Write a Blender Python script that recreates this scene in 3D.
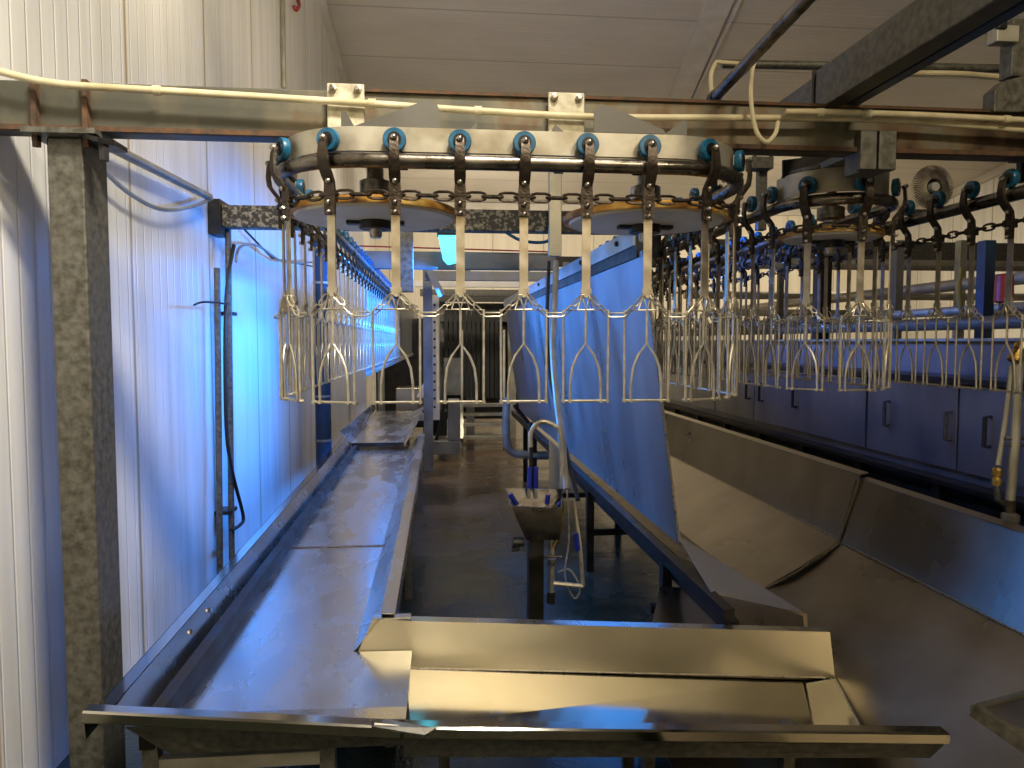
import bpy, bmesh, math, random
from mathutils import Vector, Matrix
random.seed(7)
S = bpy.context.scene
for o in list(bpy.data.objects): bpy.data.objects.remove(o, do_unlink=True)
COL = S.collection
PI = math.pi
F = 720.0
# ------------------------------------------------------------------ camera
cd = bpy.data.cameras.new('camera'); cam = bpy.data.objects.new('camera', cd); COL.objects.link(cam)
S.camera = cam
CZ = 1.65
cam.location = (0, 0, CZ)
cam.rotation_euler = (math.radians(90-3.34), 0, math.radians(-5.55))
cd.sensor_width = 36; cd.lens = 36*F/1024; cd.clip_start = .05; cd.clip_end = 200
RM = cam.rotation_euler.to_matrix()
def ray(px, py): return RM @ Vector(((px-512)/F, -(py-384)/F, -1))
def at(px, py, Y): d = ray(px, py); return Vector((0, 0, CZ)) + d*(Y/d.y)
def atx(px, py, X): d = ray(px, py); return Vector((0, 0, CZ)) + d*(X/d.x)
def atz(px, py, Z): d = ray(px, py); return Vector((0, 0, CZ)) + d*((Z-CZ)/d.z)
# ------------------------------------------------------------------ world, exposure
S.view_settings.view_transform = 'Standard'; S.view_settings.look = 'None'
S.view_settings.gamma = 1; S.view_settings.use_curve_mapping = False
S.view_settings.exposure = 0.2
W = bpy.data.worlds.new('world'); S.world = W; W.use_nodes = True
W.node_tree.nodes['Background'].inputs[0].default_value = (1.0, .80, .52, 1)
W.node_tree.nodes['Background'].inputs[1].default_value = .05
# ------------------------------------------------------------------ lights
def area(name, loc, target, size, power, color, sy=None, spread=180):
    l = bpy.data.lights.new(name, 'AREA'); l.energy = power; l.color = color
    l.shape = 'RECTANGLE'; l.size = size; l.size_y = sy or size; l.spread = math.radians(spread)
    o = bpy.data.objects.new(name, l); COL.objects.link(o); o.location = loc
    o.rotation_euler = (Vector(target)-Vector(loc)).to_track_quat('-Z', 'Y').to_euler()
    return o
WARM = (1.0, .84, .58); BLUE = (.015, .235, 1.0)
area('ceiling_and_fill_light', (1.9, -1.3, 4.4), (.2, 2.6, 1.2), .9, 74, WARM, .22)
area('ceiling_and_fill_light', (.5, .6, 4.6), (-1.5, 3.1, 1.3), .8, 36, (1, .91, .74), .2, 75)
area('ceiling_and_fill_light', (-.5, 3.4, 4.4), (-1.5, 4.6, 3.6), .7, 14, (1, .86, .62), .2, 120)
area('ceiling_and_fill_light', (.6, -1.9, 4.6), (.6, -3.0, 1.6), 2.0, 60, (1, .80, .48), .3)  # added fill aimed at the front wall so the steel reflects it warm
area('ceiling_and_fill_light', (-.2, 9.5, 5.4), (0, 11.0, 0), 1.5, 60, (1, .88, .68), .3, 110)
area('ceiling_and_fill_light', (7.5, 12, 4.6), (7, 14, 1), 1.5, 240, (1, .84, .58), .4)
area('ceiling_and_fill_light', (1.0, 13.2, 3.2), (1.0, 17, 5.0), 1.5, 70, (1, .86, .66), .4)  # hangs mid-room below the ceiling, aimed up at the back wall
area('ceiling_and_fill_light', (0.6, 5.2, 3.3), (0.8, 9, 6.0), 1.2, 52, WARM, .3)  # added uplight in mid-room to brighten the ceiling, no fixture there
area('blue_lamp_light', (.0, 6.7, 2.2), (-1.6, 6.7, 1.35), 4.0, 165, BLUE, .15, 125)
area('blue_lamp_light', (-.10, 6.0, 2.15), (1.05, 5.6, 1.3), 3.8, 30, (.03, .30, 1), .2, 105)
area('blue_lamp_light', (2.0, 6.2, 2.45), (3.3, 5.8, 1.65), 4.5, 24, (.06, .24, 1), .12, 70)
# ------------------------------------------------------------------ materials
MAT = {}
def nt(name):
    m = bpy.data.materials.new(name); m.use_nodes = True
    t = m.node_tree; b = t.nodes['Principled BSDF']; MAT[name] = m
    return m, t, b
def N(t, typ, **kw):
    n = t.nodes.new(typ)
    for k, v in kw.items():
        if k.startswith('i_'):
            key = k[2:]
            n.inputs[int(key) if key.isdigit() else key.replace('_', ' ')].default_value = v
        else: setattr(n, k, v)
    return n
def ramp(t, fac, stops):
    r = t.nodes.new('ShaderNodeValToRGB'); e = r.color_ramp.elements
    e[0].position, e[0].color = stops[0][0], (*stops[0][1], 1)
    e[1].position, e[1].color = stops[-1][0], (*stops[-1][1], 1)
    for p, c in stops[1:-1]:
        x = e.new(p); x.color = (*c, 1)
    t.links.new(fac, r.inputs[0]); return r
def plain(name, c, rough=.5, metal=0, c2=None, sc=8, bump=0.0, bs=40, stretch=(1, 1, 1), alpha=None, rr=.1, coord='Object'):
    m, t, b = nt(name)
    b.inputs['Metallic'].default_value = metal
    tc = N(t, 'ShaderNodeTexCoord'); mp = N(t, 'ShaderNodeMapping'); mp.inputs['Scale'].default_value = stretch
    t.links.new(tc.outputs[coord], mp.inputs[0])
    nz = N(t, 'ShaderNodeTexNoise', i_Scale=sc, i_Detail=6.0); t.links.new(mp.outputs[0], nz.inputs['Vector'])
    c2 = c2 or tuple(x*.8 for x in c)
    r = ramp(t, nz.outputs[0], [(.32, c2), (.68, c)]); t.links.new(r.outputs[0], b.inputs['Base Color'])
    mr = N(t, 'ShaderNodeMapRange', i_3=max(.02, rough-rr), i_4=min(1, rough+rr)); mr.inputs[1].default_value = .3; mr.inputs[2].default_value = .7
    t.links.new(nz.outputs[0], mr.inputs[0]); t.links.new(mr.outputs[0], b.inputs['Roughness'])
    if bump:
        n2 = N(t, 'ShaderNodeTexNoise', i_Scale=bs, i_Detail=4.0); t.links.new(mp.outputs[0], n2.inputs['Vector'])
        bp = N(t, 'ShaderNodeBump', i_Strength=bump, i_Distance=.01); t.links.new(n2.outputs[0], bp.inputs['Height'])
        t.links.new(bp.outputs[0], b.inputs['Normal'])
    return m
plain('stainless', (.68, .665, .63), .27, 1, (.54, .525, .50), 4, .05, 5, (1.6, .6, 1), rr=.07)
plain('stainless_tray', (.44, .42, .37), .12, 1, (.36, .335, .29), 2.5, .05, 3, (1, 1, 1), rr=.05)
plain('stainless_brushed', (.42, .38, .32), .30, 1, (.25, .225, .185), 2.2, .04, 3, (1, 1, .7), rr=.05)
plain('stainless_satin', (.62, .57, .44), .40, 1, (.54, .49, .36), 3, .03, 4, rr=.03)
plain('stainless_panel', (.50, .52, .56), .33, .65, (.30, .32, .36), 3.5, .10, 5, (1, 1, .22), rr=.08)
plain('tank_steel', (.40, .41, .46), .34, .75, (.27, .28, .33), 3, .08, 4, (1, 1, .5), rr=.06)
plain('wire', (.70, .65, .54), .40, .75, (.50, .45, .35), 30)
plain('sheet_grey', (.13, .125, .11), .55, .2, (.09, .085, .075), 4)
plain('strap_steel', (.66, .61, .52), .42, 1, (.42, .35, .25), 14)
plain('cast_iron', (.085, .065, .05), .42, .75, (.045, .035, .028), 40, .3, 90)
plain('bolt_steel', (.55, .52, .47), .35, 1, (.3, .27, .23), 60)
plain('rail_steel', (.26, .235, .21), .30, .95, (.10, .085, .07), 12, .1, 40)
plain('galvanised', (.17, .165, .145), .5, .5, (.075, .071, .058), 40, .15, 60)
plain('galvanised_light', (.50, .49, .43), .45, .6, (.33, .31, .25), 7, .1, 50)
plain('rust', (.14, .07, .035), .8, .2, (.05, .035, .025), 30, .3, 60)
plain('band_steel', (.46, .43, .36), .42, .5, (.28, .25, .19), 9, .06, 30)
plain('cream_plate', (.62, .58, .45), .5, .1, (.34, .30, .21), 30)
plain('pvc', (.66, .59, .41), .45, 0, (.46, .39, .23), 9)
plain('cable_cream', (.70, .62, .42), .5, 0)
plain('blue_plastic_and_lit_metal', (.010, .13, .26), .35, 0, (.006, .07, .15), 30)
plain('blue_handle', (.01, .03, .45), .4, 0)
plain('dark_blue_paint_and_light', (.03, .07, .15), .4, .2, (.02, .04, .09), 6)
plain('black_rubber', (.015, .015, .016), .5, 0)
plain('dark_steel', (.03, .028, .026), .42, .5, (.012, .011, .010), 8, .1, 30)
plain('grey_paint', (.22, .23, .24), .5, .2, (.12, .12, .12), 4)
plain('brass', (.60, .42, .13), .35, 1, (.35, .22, .06), 30)
plain('wheel_plate', (.74, .72, .66), .5, .0, (.60, .57, .50), 5)
plain('red_plastic', (.38, .02, .02), .4, 0)
plain('white_plastic', (.72, .72, .70), .5, 0)
plain('concrete_pad', (.3, .29, .27), .7, 0)
plain('rope_yellow', (.35, .28, .08), .8, 0)
plain('trim_white', (.66, .63, .57), .45, 0, (.52, .49, .43), 3)
# yellow plastic wheel rim with rust staining
m, t, b = nt('wheel_rim')
tc = N(t, 'ShaderNodeTexCoord'); nz = N(t, 'ShaderNodeTexNoise', i_Scale=9.0, i_Detail=6.0)
t.links.new(tc.outputs['Object'], nz.inputs['Vector'])
r = ramp(t, nz.outputs[0], [(.36, (.12, .06, .02)), (.48, (.62, .30, .05)), (.66, (.85, .60, .20))])
t.links.new(r.outputs[0], b.inputs['Base Color']); b.inputs['Roughness'].default_value = .5
# mottled black beam with flaking paint
m, t, b = nt('mottled')
tc = N(t, 'ShaderNodeTexCoord'); nz = N(t, 'ShaderNodeTexNoise', i_Scale=45.0, i_Detail=12.0)
t.links.new(tc.outputs['Object'], nz.inputs['Vector'])
r = ramp(t, nz.outputs[0], [(.48, (.03, .028, .025)), (.60, (.26, .24, .19))])
t.links.new(r.outputs[0], b.inputs['Base Color']); b.inputs['Roughness'].default_value = .6
# galvanised beam with rust streaks
m, t, b = nt('beam_rusty')
tc = N(t, 'ShaderNodeTexCoord'); nz = N(t, 'ShaderNodeTexNoise', i_Scale=6.0, i_Detail=8.0)
mp = N(t, 'ShaderNodeMapping'); mp.inputs['Scale'].default_value = (1, 1, .6)
t.links.new(tc.outputs['Object'], mp.inputs[0]); t.links.new(mp.outputs[0], nz.inputs['Vector'])
sx = N(t, 'ShaderNodeSeparateXYZ'); t.links.new(tc.outputs['Object'], sx.inputs[0])
mr = N(t, 'ShaderNodeMapRange', i_1=-.4, i_2=2.2, i_3=-.10, i_4=.13); t.links.new(sx.outputs[0], mr.inputs[0])
ad = N(t, 'ShaderNodeMath', operation='ADD'); t.links.new(nz.outputs[0], ad.inputs[0]); t.links.new(mr.outputs[0], ad.inputs[1])
r = ramp(t, ad.outputs[0], [(.36, (.09, .088, .07)), (.52, (.15, .135, .095)), (.60, (.13, .085, .045)), (.72, (.045, .026, .015))])
t.links.new(r.outputs[0], b.inputs['Base Color']); b.inputs['Roughness'].default_value = .55; b.inputs['Metallic'].default_value = .35
# ribbed sandwich-panel cladding, ribs along one axis, joints with grime
def cladding(name, axis, pitch, joint, c, c2, off=0.0, rough=.32, joint_col=(.34, .25, .10), str_=(6, 6, .35), bump=.5):
    m, t, b = nt(name)
    tc = N(t, 'ShaderNodeTexCoord'); sx = N(t, 'ShaderNodeSeparateXYZ'); t.links.new(tc.outputs['Object'], sx.inputs[0])
    v = sx.outputs[axis]
    def frac(p, o=0.0):
        a = N(t, 'ShaderNodeMath', operation='ADD'); a.inputs[1].default_value = o; t.links.new(v, a.inputs[0])
        d = N(t, 'ShaderNodeMath', operation='DIVIDE'); d.inputs[1].default_value = p; t.links.new(a.outputs[0], d.inputs[0])
        f = N(t, 'ShaderNodeMath', operation='FRACT'); t.links.new(d.outputs[0], f.inputs[0]); return f.outputs[0]
    def narrow(f, w):
        l = N(t, 'ShaderNodeMath', operation='SUBTRACT'); l.inputs[1].default_value = .5; t.links.new(f, l.inputs[0])
        ab = N(t, 'ShaderNodeMath', operation='ABSOLUTE'); t.links.new(l.outputs[0], ab.inputs[0])
        mr = N(t, 'ShaderNodeMapRange', i_1=0.0, i_2=w, i_3=1.0, i_4=0.0); t.links.new(ab.outputs[0], mr.inputs[0]); return mr.outputs[0]
    rib = narrow(frac(pitch), .08); jn = narrow(frac(joint, off+joint/2), .022/joint)
    mp = N(t, 'ShaderNodeMapping'); mp.inputs['Scale'].default_value = str_; t.links.new(tc.outputs['Object'], mp.inputs[0])
    nz = N(t, 'ShaderNodeTexNoise', i_Scale=1.6, i_Detail=6.0); t.links.new(mp.outputs[0], nz.inputs['Vector'])
    r = ramp(t, nz.outputs[0], [(.3, c2), (.62, c)])
    mx = N(t, 'ShaderNodeMix', data_type='RGBA'); mx.inputs[7].default_value = (*joint_col, 1)
    t.links.new(jn, mx.inputs[0]); t.links.new(r.outputs[0], mx.inputs[6]); t.links.new(mx.outputs[2], b.inputs['Base Color'])
    h = N(t, 'ShaderNodeMath', operation='ADD'); t.links.new(rib, h.inputs[0]); t.links.new(jn, h.inputs[1])
    bp = N(t, 'ShaderNodeBump', i_Strength=bump, i_Distance=.006, invert=True); t.links.new(h.outputs[0], bp.inputs['Height'])
    t.links.new(bp.outputs[0], b.inputs['Normal']); b.inputs['Roughness'].default_value = rough
cladding('wall_panel', 1, .10, 1.183, (.80, .79, .76), (.66, .65, .61), off=-3.70+1.183*4)
cladding('ceiling_panel', 1, .17, 1.19, (.58, .54, .47), (.50, .46, .40), rough=.33, joint_col=(.30, .28, .24), str_=(.4, 1, 1))
cladding('back_panel', 0, .25, 1.2, (.78, .72, .60), (.70, .64, .52), joint_col=(.4, .37, .3), rough=.5)
cladding('front_panel', 0, .25, 1.2, (.80, .78, .70), (.72, .68, .58), joint_col=(.4, .37, .3), rough=.5)
# wet floor
m, t, b = nt('wet_floor')
tc = N(t, 'ShaderNodeTexCoord')
nz = N(t, 'ShaderNodeTexNoise', i_Scale=1.1, i_Detail=7.0); t.links.new(tc.outputs['Object'], nz.inputs['Vector'])
sx = N(t, 'ShaderNodeSeparateXYZ'); t.links.new(tc.outputs['Object'], sx.inputs[0])
mr = N(t, 'ShaderNodeMapRange', i_1=4.8, i_2=6.6); t.links.new(sx.outputs[1], mr.inputs[0])
r1 = ramp(t, nz.outputs[0], [(.35, (.010, .020, .016)), (.7, (.022, .036, .030))])
r2 = ramp(t, nz.outputs[0], [(.35, (.028, .017, .010)), (.6, (.08, .05, .03)), (.75, (.16, .115, .075))])
mx = N(t, 'ShaderNodeMix', data_type='RGBA'); t.links.new(mr.outputs[0], mx.inputs[0]); t.links.new(r1.outputs[0], mx.inputs[6]); t.links.new(r2.outputs[0], mx.inputs[7])
t.links.new(mx.outputs[2], b.inputs['Base Color'])
rr = N(t, 'ShaderNodeMapRange', i_1=.4, i_2=.62, i_3=.10, i_4=.42); t.links.new(nz.outputs[0], rr.inputs[0]); t.links.new(rr.outputs[0], b.inputs['Roughness'])
n2 = N(t, 'ShaderNodeTexNoise', i_Scale=70.0, i_Detail=2.0); t.links.new(tc.outputs['Object'], n2.inputs['Vector'])
n3 = N(t, 'ShaderNodeTexNoise', i_Scale=5.0, i_Detail=3.0); t.links.new(tc.outputs['Object'], n3.inputs['Vector'])
a = N(t, 'ShaderNodeMath', operation='MULTIPLY_ADD'); a.inputs[1].default_value = 3; t.links.new(n3.outputs[0], a.inputs[0]); t.links.new(n2.outputs[0], a.inputs[2])
bp = N(t, 'ShaderNodeBump', i_Strength=.35, i_Distance=.006); t.links.new(a.outputs[0], bp.inputs['Height']); t.links.new(bp.outputs[0], b.inputs['Normal'])
# striated plate
m, t, b = nt('striated')
b.inputs['Metallic'].default_value = 1; b.inputs['Base Color'].default_value = (.75, .72, .66, 1); b.inputs['Roughness'].default_value = .3
tc = N(t, 'ShaderNodeTexCoord'); w = N(t, 'ShaderNodeTexWave', i_Scale=26.0, i_Distortion=.4); w.bands_direction = 'X'
t.links.new(tc.outputs['Object'], w.inputs['Vector'])
bp = N(t, 'ShaderNodeBump', i_Strength=.5, i_Distance=.004); t.links.new(w.outputs['Fac'], bp.inputs['Height']); t.links.new(bp.outputs[0], b.inputs['Normal'])
# lit lamp diffuser
m, t, b = nt('lamp_glow')
b.inputs['Base Color'].default_value = (.2, .8, .9, 1); b.inputs['Emission Color'].default_value = (.12, .75, 1, 1); b.inputs['Emission Strength'].default_value = 1.4
m, t, b = nt('tube_glow')
b.inputs['Emission Color'].default_value = (.12, .45, 1, 1); b.inputs['Emission Strength'].default_value = 6
# ------------------------------------------------------------------ mesh builder
class MB:
    def __init__(s): s.v = []; s.f = []
    def add(s, vs, fs):
        n = len(s.v); s.v += [Vector(v) for v in vs]; s.f += [[i+n for i in f] for f in fs]; return s
    def box(s, a, b, m=None):
        x0, y0, z0 = a; x1, y1, z1 = b
        vs = [Vector(p) for p in ((x0,y0,z0),(x1,y0,z0),(x1,y1,z0),(x0,y1,z0),(x0,y0,z1),(x1,y0,z1),(x1,y1,z1),(x0,y1,z1))]
        if m: vs = [m @ v for v in vs]
        return s.add(vs, [(0,3,2,1),(4,5,6,7),(0,1,5,4),(1,2,6,5),(2,3,7,6),(3,0,4,7)])
    def bar(s, p, q, w, h, up=(0, 0, 1)):     # rectangular bar between two points
        p, q = Vector(p), Vector(q); d = (q-p).normalized(); up = Vector(up)
        sd = d.cross(up); sd = sd.normalized() if sd.length > 1e-4 else Vector((1, 0, 0)); u = sd.cross(d)
        vs = []
        for c in (p, q):
            for a, b in ((-1,-1),(1,-1),(1,1),(-1,1)): vs.append(c+sd*(a*w/2)+u*(b*h/2))
        return s.add(vs, [(0,3,2,1),(4,5,6,7),(0,1,5,4),(1,2,6,5),(2,3,7,6),(3,0,4,7)])
    def tube(s, pts, r, n=8, closed=False, caps=True):
        pts = [Vector(p) for p in pts]; k = len(pts); base = len(s.v); u = None
        for i, p in enumerate(pts):
            if closed: d = pts[(i+1) % k]-pts[i-1]
            else: d = pts[min(i+1, k-1)]-pts[max(i-1, 0)]
            d.normalize()
            if u is None: u = d.orthogonal().normalized()
            u = (u-d*u.dot(d)).normalized(); w = d.cross(u)
            for j in range(n):
                a = 2*PI*j/n; s.v.append(p+(u*math.cos(a)+w*math.sin(a))*r)
        for i in range(k if closed else k-1):
            for j in range(n):
                a, b = base+i*n, base+((i+1) % k)*n
                s.f.append([a+j, a+(j+1) % n, b+(j+1) % n, b+j])
        if caps and not closed:
            s.f.append([base+j for j in range(n)][::-1]); s.f.append([base+(k-1)*n+j for j in range(n)])
        return s
    def lathe(s, prof, c=(0, 0, 0), axis='z', n=24, m=None):   # prof: (radius, height) closed by caps
        base = len(s.v); c = Vector(c)
        for r, h in prof:
            for j in range(n):
                a = 2*PI*j/n; x, y = math.cos(a)*r, math.sin(a)*r
                v = Vector((x, y, h)) if axis == 'z' else Vector((x, h, y)) if axis == 'y' else Vector((h, x, y))
                if m: v = m @ v
                s.v.append(c+v)
        for i in range(len(prof)-1):
            for j in range(n):
                a, b = base+i*n, base+(i+1)*n; s.f.append([a+j, a+(j+1) % n, b+(j+1) % n, b+j])
        s.f.append([base+j for j in range(n)][::-1]); s.f.append([base+(len(prof)-1)*n+j for j in range(n)])
        return s
    def plate(s, pts, th, nrm=None):          # flat polygon with thickness
        pts = [Vector(p) for p in pts]
        if nrm is None:
            nrm = Vector((0, 0, 0))
            for i in range(len(pts)): nrm += pts[i-1].cross(pts[i])
        nrm = Vector(nrm).normalized()*th; k = len(pts)
        vs = pts+[p-nrm for p in pts]
        fs = [list(range(k)), list(range(k, 2*k))[::-1]]+[[i, (i-1) % k, (i-1) % k+k, i+k] for i in range(k)]
        return s.add(vs, fs)
    def strip(s, rows, th, down=(0, 0, -1)):   # sheet through rows of points, thickened
        R, K = len(rows), len(rows[0]); d = Vector(down)*th
        vs = [Vector(p) for r in rows for p in r]; n = R*K; vs += [v+d for v in vs]; fs = []
        for i in range(R-1):
            for j in range(K-1):
                a = i*K+j; q = [a, a+1, a+K+1, a+K]; fs += [q, [x+n for x in q[::-1]]]
        edge = [j for j in range(K)]+[i*K+K-1 for i in range(1, R)]+[(R-1)*K+j for j in range(K-2, -1, -1)]+[i*K for i in range(R-2, 0, -1)]
        for i in range(len(edge)):
            a, b = edge[i], edge[(i+1) % len(edge)]; fs.append([b, a, a+n, b+n])
        return s.add(vs, fs)
    def build(s, name, mat, parent=None, loc=None, smooth=True, bevel=0):
        org = Vector(loc) if loc is not None else Vector((0, 0, 0))
        me = bpy.data.meshes.new(name); me.from_pydata([v-org for v in s.v], [], s.f)
        bm = bmesh.new(); bm.from_mesh(me); bmesh.ops.recalc_face_normals(bm, faces=bm.faces); bm.to_mesh(me); bm.free()
        if smooth:
            me.shade_smooth(); me.set_sharp_from_angle(angle=math.radians(35))
        me.materials.append(MAT[mat]); o = bpy.data.objects.new(name, me); COL.objects.link(o)
        o.location = org
        if parent:
            o.parent = parent; o.location = org-wloc(parent)
        if bevel:
            b = o.modifiers.new('bevel', 'BEVEL'); b.width = bevel; b.segments = 2; b.limit_method = 'ANGLE'; b.harden_normals = True
        return o
def wloc(o):
    v = Vector(o.location)
    while o.parent: o = o.parent; v += Vector(o.location)
    return v
def tag(o, label, cat, group=None, kind=None):
    if label: o['label'] = label
    if cat: o['category'] = cat
    if group: o['group'] = group
    if kind: o['kind'] = kind
    return o
def thing(name, loc, label, cat, group=None):
    o = bpy.data.objects.new(name, None); o.empty_display_size = .05; COL.objects.link(o); o.location = loc
    return tag(o, label, cat, group)
def struct(o): o['kind'] = 'structure'; return o
def bez(p0, p1, p2, p3, n=14):
    p0, p1, p2, p3 = map(Vector, (p0, p1, p2, p3)); out = []
    for i in range(n+1):
        t = i/n; out.append(p0*(1-t)**3+p1*3*t*(1-t)**2+p2*3*t*t*(1-t)+p3*t**3)
    return out
def smooth_path(pts, n=6):
    pts = [Vector(p) for p in pts]; out = []
    for i in range(len(pts)-1):
        p0 = pts[max(i-1, 0)]; p1 = pts[i]; p2 = pts[i+1]; p3 = pts[min(i+2, len(pts)-1)]
        for k in range(n):
            t = k/n
            out.append(.5*((2*p1)+(p2-p0)*t+(2*p0-5*p1+4*p2-p3)*t*t+(3*p1-p0-3*p2+p3)*t**3))
    return out+[pts[-1]]
# ================================================================== SETTING
WX = -1.50; BY = 17.0; RX = 11.6
def ceil_z(y): return 5.96-.137*(y-9.07)
struct(MB().box((WX-.2, -3, -.15), (RX+.2, BY+.2, 0)).build('floor', 'wet_floor'))
struct(MB().box((WX-.15, -3, 0), (WX, BY, 7.6)).build('wall_left', 'wall_panel'))
struct(MB().box((WX, BY, 0), (RX, BY+.15, 6)).build('wall_back', 'back_panel'))
struct(MB().box((WX, -3.15, 0), (RX, -3, 7.6)).build('wall_front', 'front_panel'))
struct(MB().box((RX, -3, 0), (RX+.15, BY, 7.6)).build('wall_right', 'wall_panel'))
struct(MB().plate([(WX, -3, ceil_z(-3)), (RX, -3, ceil_z(-3)), (RX, BY, ceil_z(BY)), (WX, BY, ceil_z(BY))], -.12).build('ceiling', 'ceiling_panel'))
struct(MB().bar((WX+.05, 2, ceil_z(2)-.05), (WX+.05, BY, ceil_z(BY)-.05), .1, .1).build('trim_1', 'trim_white'))
def at_ceiling(px, py, off=0):
    d = ray(px, py); tt = (5.96+.137*9.07-off-CZ)/(d.z+.137*d.y); return Vector((0, 0, CZ))+d*tt
p0, p1 = at_ceiling(722, -5, .03), at_ceiling(677, 105, .03)
struct(MB().bar(p0, p1+(p1-p0)*.6, .34, .05).build('trim_2', 'trim_white'))
struct(MB().bar(at_ceiling(742, -5, .04), at_ceiling(690, 105, .04), .04, .07).build('trim_3', 'trim_white'))
struct(MB().bar((WX, BY-.05, ceil_z(BY)-.08), (RX, BY-.05, ceil_z(BY)-.08), .1, .16).build('trim_4', 'trim_white'))
struct(MB().bar((RX-.05, 2, ceil_z(2)-.05), (RX-.05, BY, ceil_z(BY)-.05), .1, .2).build('trim_5', 'trim_white'))
# pale return wall where the left wall ends
struct(MB().box((WX, 9.5, 0), (-1.0, 9.75, 3.2)).build('wall_return', 'back_panel'))
# wall fittings at the top of the left wall
c = thing('red_hook', atx(298, 5, WX+.02), 'small red hook fixed high on the white left wall', 'hook')
MB().tube(smooth_path([atx(298, 0, WX+.03), atx(299, 6, WX+.05), atx(296, 10, WX+.05), atx(294, 6, WX+.04)]), .02, 8).build('hook_rod', 'red_plastic', c)
o = MB().tube([atx(282, -40, WX+.03), atx(284, 88, WX+.03)], .022, 8).build('wall_conduit', 'galvanised_light')
tag(o, 'thin grey vertical conduit on the upper left wall behind the main beam', 'conduit')
# ================================================================== GALVANISED FRAME
BYF, BYB = 2.50, 2.62      # cross beam
bz0, bz1 = 2.340, 2.488
c = thing('cross_beam', (0, 2.56, bz0), 'long rust-stained galvanised cross beam spanning the whole width above the shackles', 'beam')
MB().box((-1.495, BYF, bz0), (3.2, BYB, bz1)).build('beam_body', 'beam_rusty', c, bevel=.006)
MB().box((-1.49, BYF-.02, bz0-.012), (3.2, BYF+.0, bz0+.004)).box((-.3, BYF-.012, bz1-.004), (3.2, BYF, bz1+.006)).build('flange_lip', 'rust', c)
for px in (36, 87):
    q = at(px, 107, BYF-.01)
    MB().box((q.x-.008, BYF-.028, bz0-.05), (q.x+.008, BYF-.001, bz1+.0)).build('clamp_bolt', 'rust', c)
    MB().lathe([(.014, 0), (.014, .018)], (q.x, BYF-.014, bz0-.065), n=6).build('nut', 'rust', c)
c = thing('steel_column', (-1.30, 2.56, 0), 'galvanised steel column standing beside the left wall, carrying the cross beam', 'column')
xl, xr = at(47, 130, 2.5).x, at(84, 130, 2.5).x
MB().box((xl, 2.49, 0), (xr, 2.66, bz0-.03)).build('column_shaft', 'galvanised', c, bevel=.008)
MB().box((xl-.05, 2.44, bz0-.03), (xr+.06, 2.68, bz0-.013)).build('cap_plate', 'galvanised', c)
MB().bar((xr+.0, 2.5, bz0-.02), (xr+.10, 2.42, bz0-.06), .05, .014).build('bracket', 'dark_steel', c)
MB().lathe([(.016, 0), (.016, .05)], (xr+.085, 2.44, bz0-.115), n=6).build('bolt', 'black_rubber', c)
# diagonal overhead beam (runs towards the camera)
c = thing('overhead_beam', (1.38, 2.6, bz1+.012), 'thick grey box beam resting on the cross beam and running overhead at upper right', 'beam')
MB().box((1.357, .2, bz1-.0), (1.430, 2.56, bz1+.145)).build('beam_body', 'galvanised', c, bevel=.006)
MB().box((1.352, 2.56, bz1+.0), (1.435, 2.575, bz1+.15)).build('end_plate', 'dark_steel', c)
MB().box((1.357, 2.575, bz1+.0), (1.425, 2.9, bz1+.13)).build('beam_stub', 'galvanised', c, bevel=.006)
o = MB().bar((1.465, .2, bz1+.04), (1.465, 2.9, bz1+.04), .04, .07).build('cable_channel', 'dark_blue_paint_and_light')
tag(o, 'dark channel running alongside the right of the thick overhead box beam', 'channel')
# pipe running to camera
c = thing('overhead_pipe', (1.01, 2.7, bz1+.03), 'dark round pipe slanting up to the top edge above the right wheel', 'pipe')
OP = at(716, 96, 2.62); OQ = atx(806, 0, OP.x); OQ = OP+(OQ-OP)*2.4
MB().tube([OQ, OP], .021, 14).build('pipe_body', 'rail_steel', c)
MB().tube([OP, OP+(OP-OQ).normalized()*.03], .026, 14).build('pipe_cap', 'black_rubber', c)
MB().bar(OP.lerp(OQ, .1)+Vector((.035, 0, .03)), OP.lerp(OQ, .45)+Vector((.035, 0, .04)), .02, .03).build('bracket', 'dark_steel', c)
o = MB().tube([at(722, 64, 3.0), at(1030, 69, 3.0)], .018, 14).build('grey_pipe', 'galvanised')
tag(o, 'horizontal grey pipe crossing behind the overhead box beam at top right', 'pipe')
o = MB().tube([at(748, 64, 2.9), at(716, 62, 2.9)] + smooth_path([at(716, 62, 2.9), at(711, 75, 2.9), at(712, 98, 2.9)])[1:], .009, 8).build('cable_end', 'cable_cream')
tag(o, 'short cream cable bending down at the left end of the grey pipe', 'cable')
o = MB().tube(smooth_path([at(868, 70, 2.85), at(905, 73, 2.85), at(960, 74, 2.85), at(1008, 78, 2.85)]), .012, 10).build('plastic_pipe', 'pvc')
tag(o, 'short cream plastic pipe just below the horizontal grey pipe, upper right', 'pipe')
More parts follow.
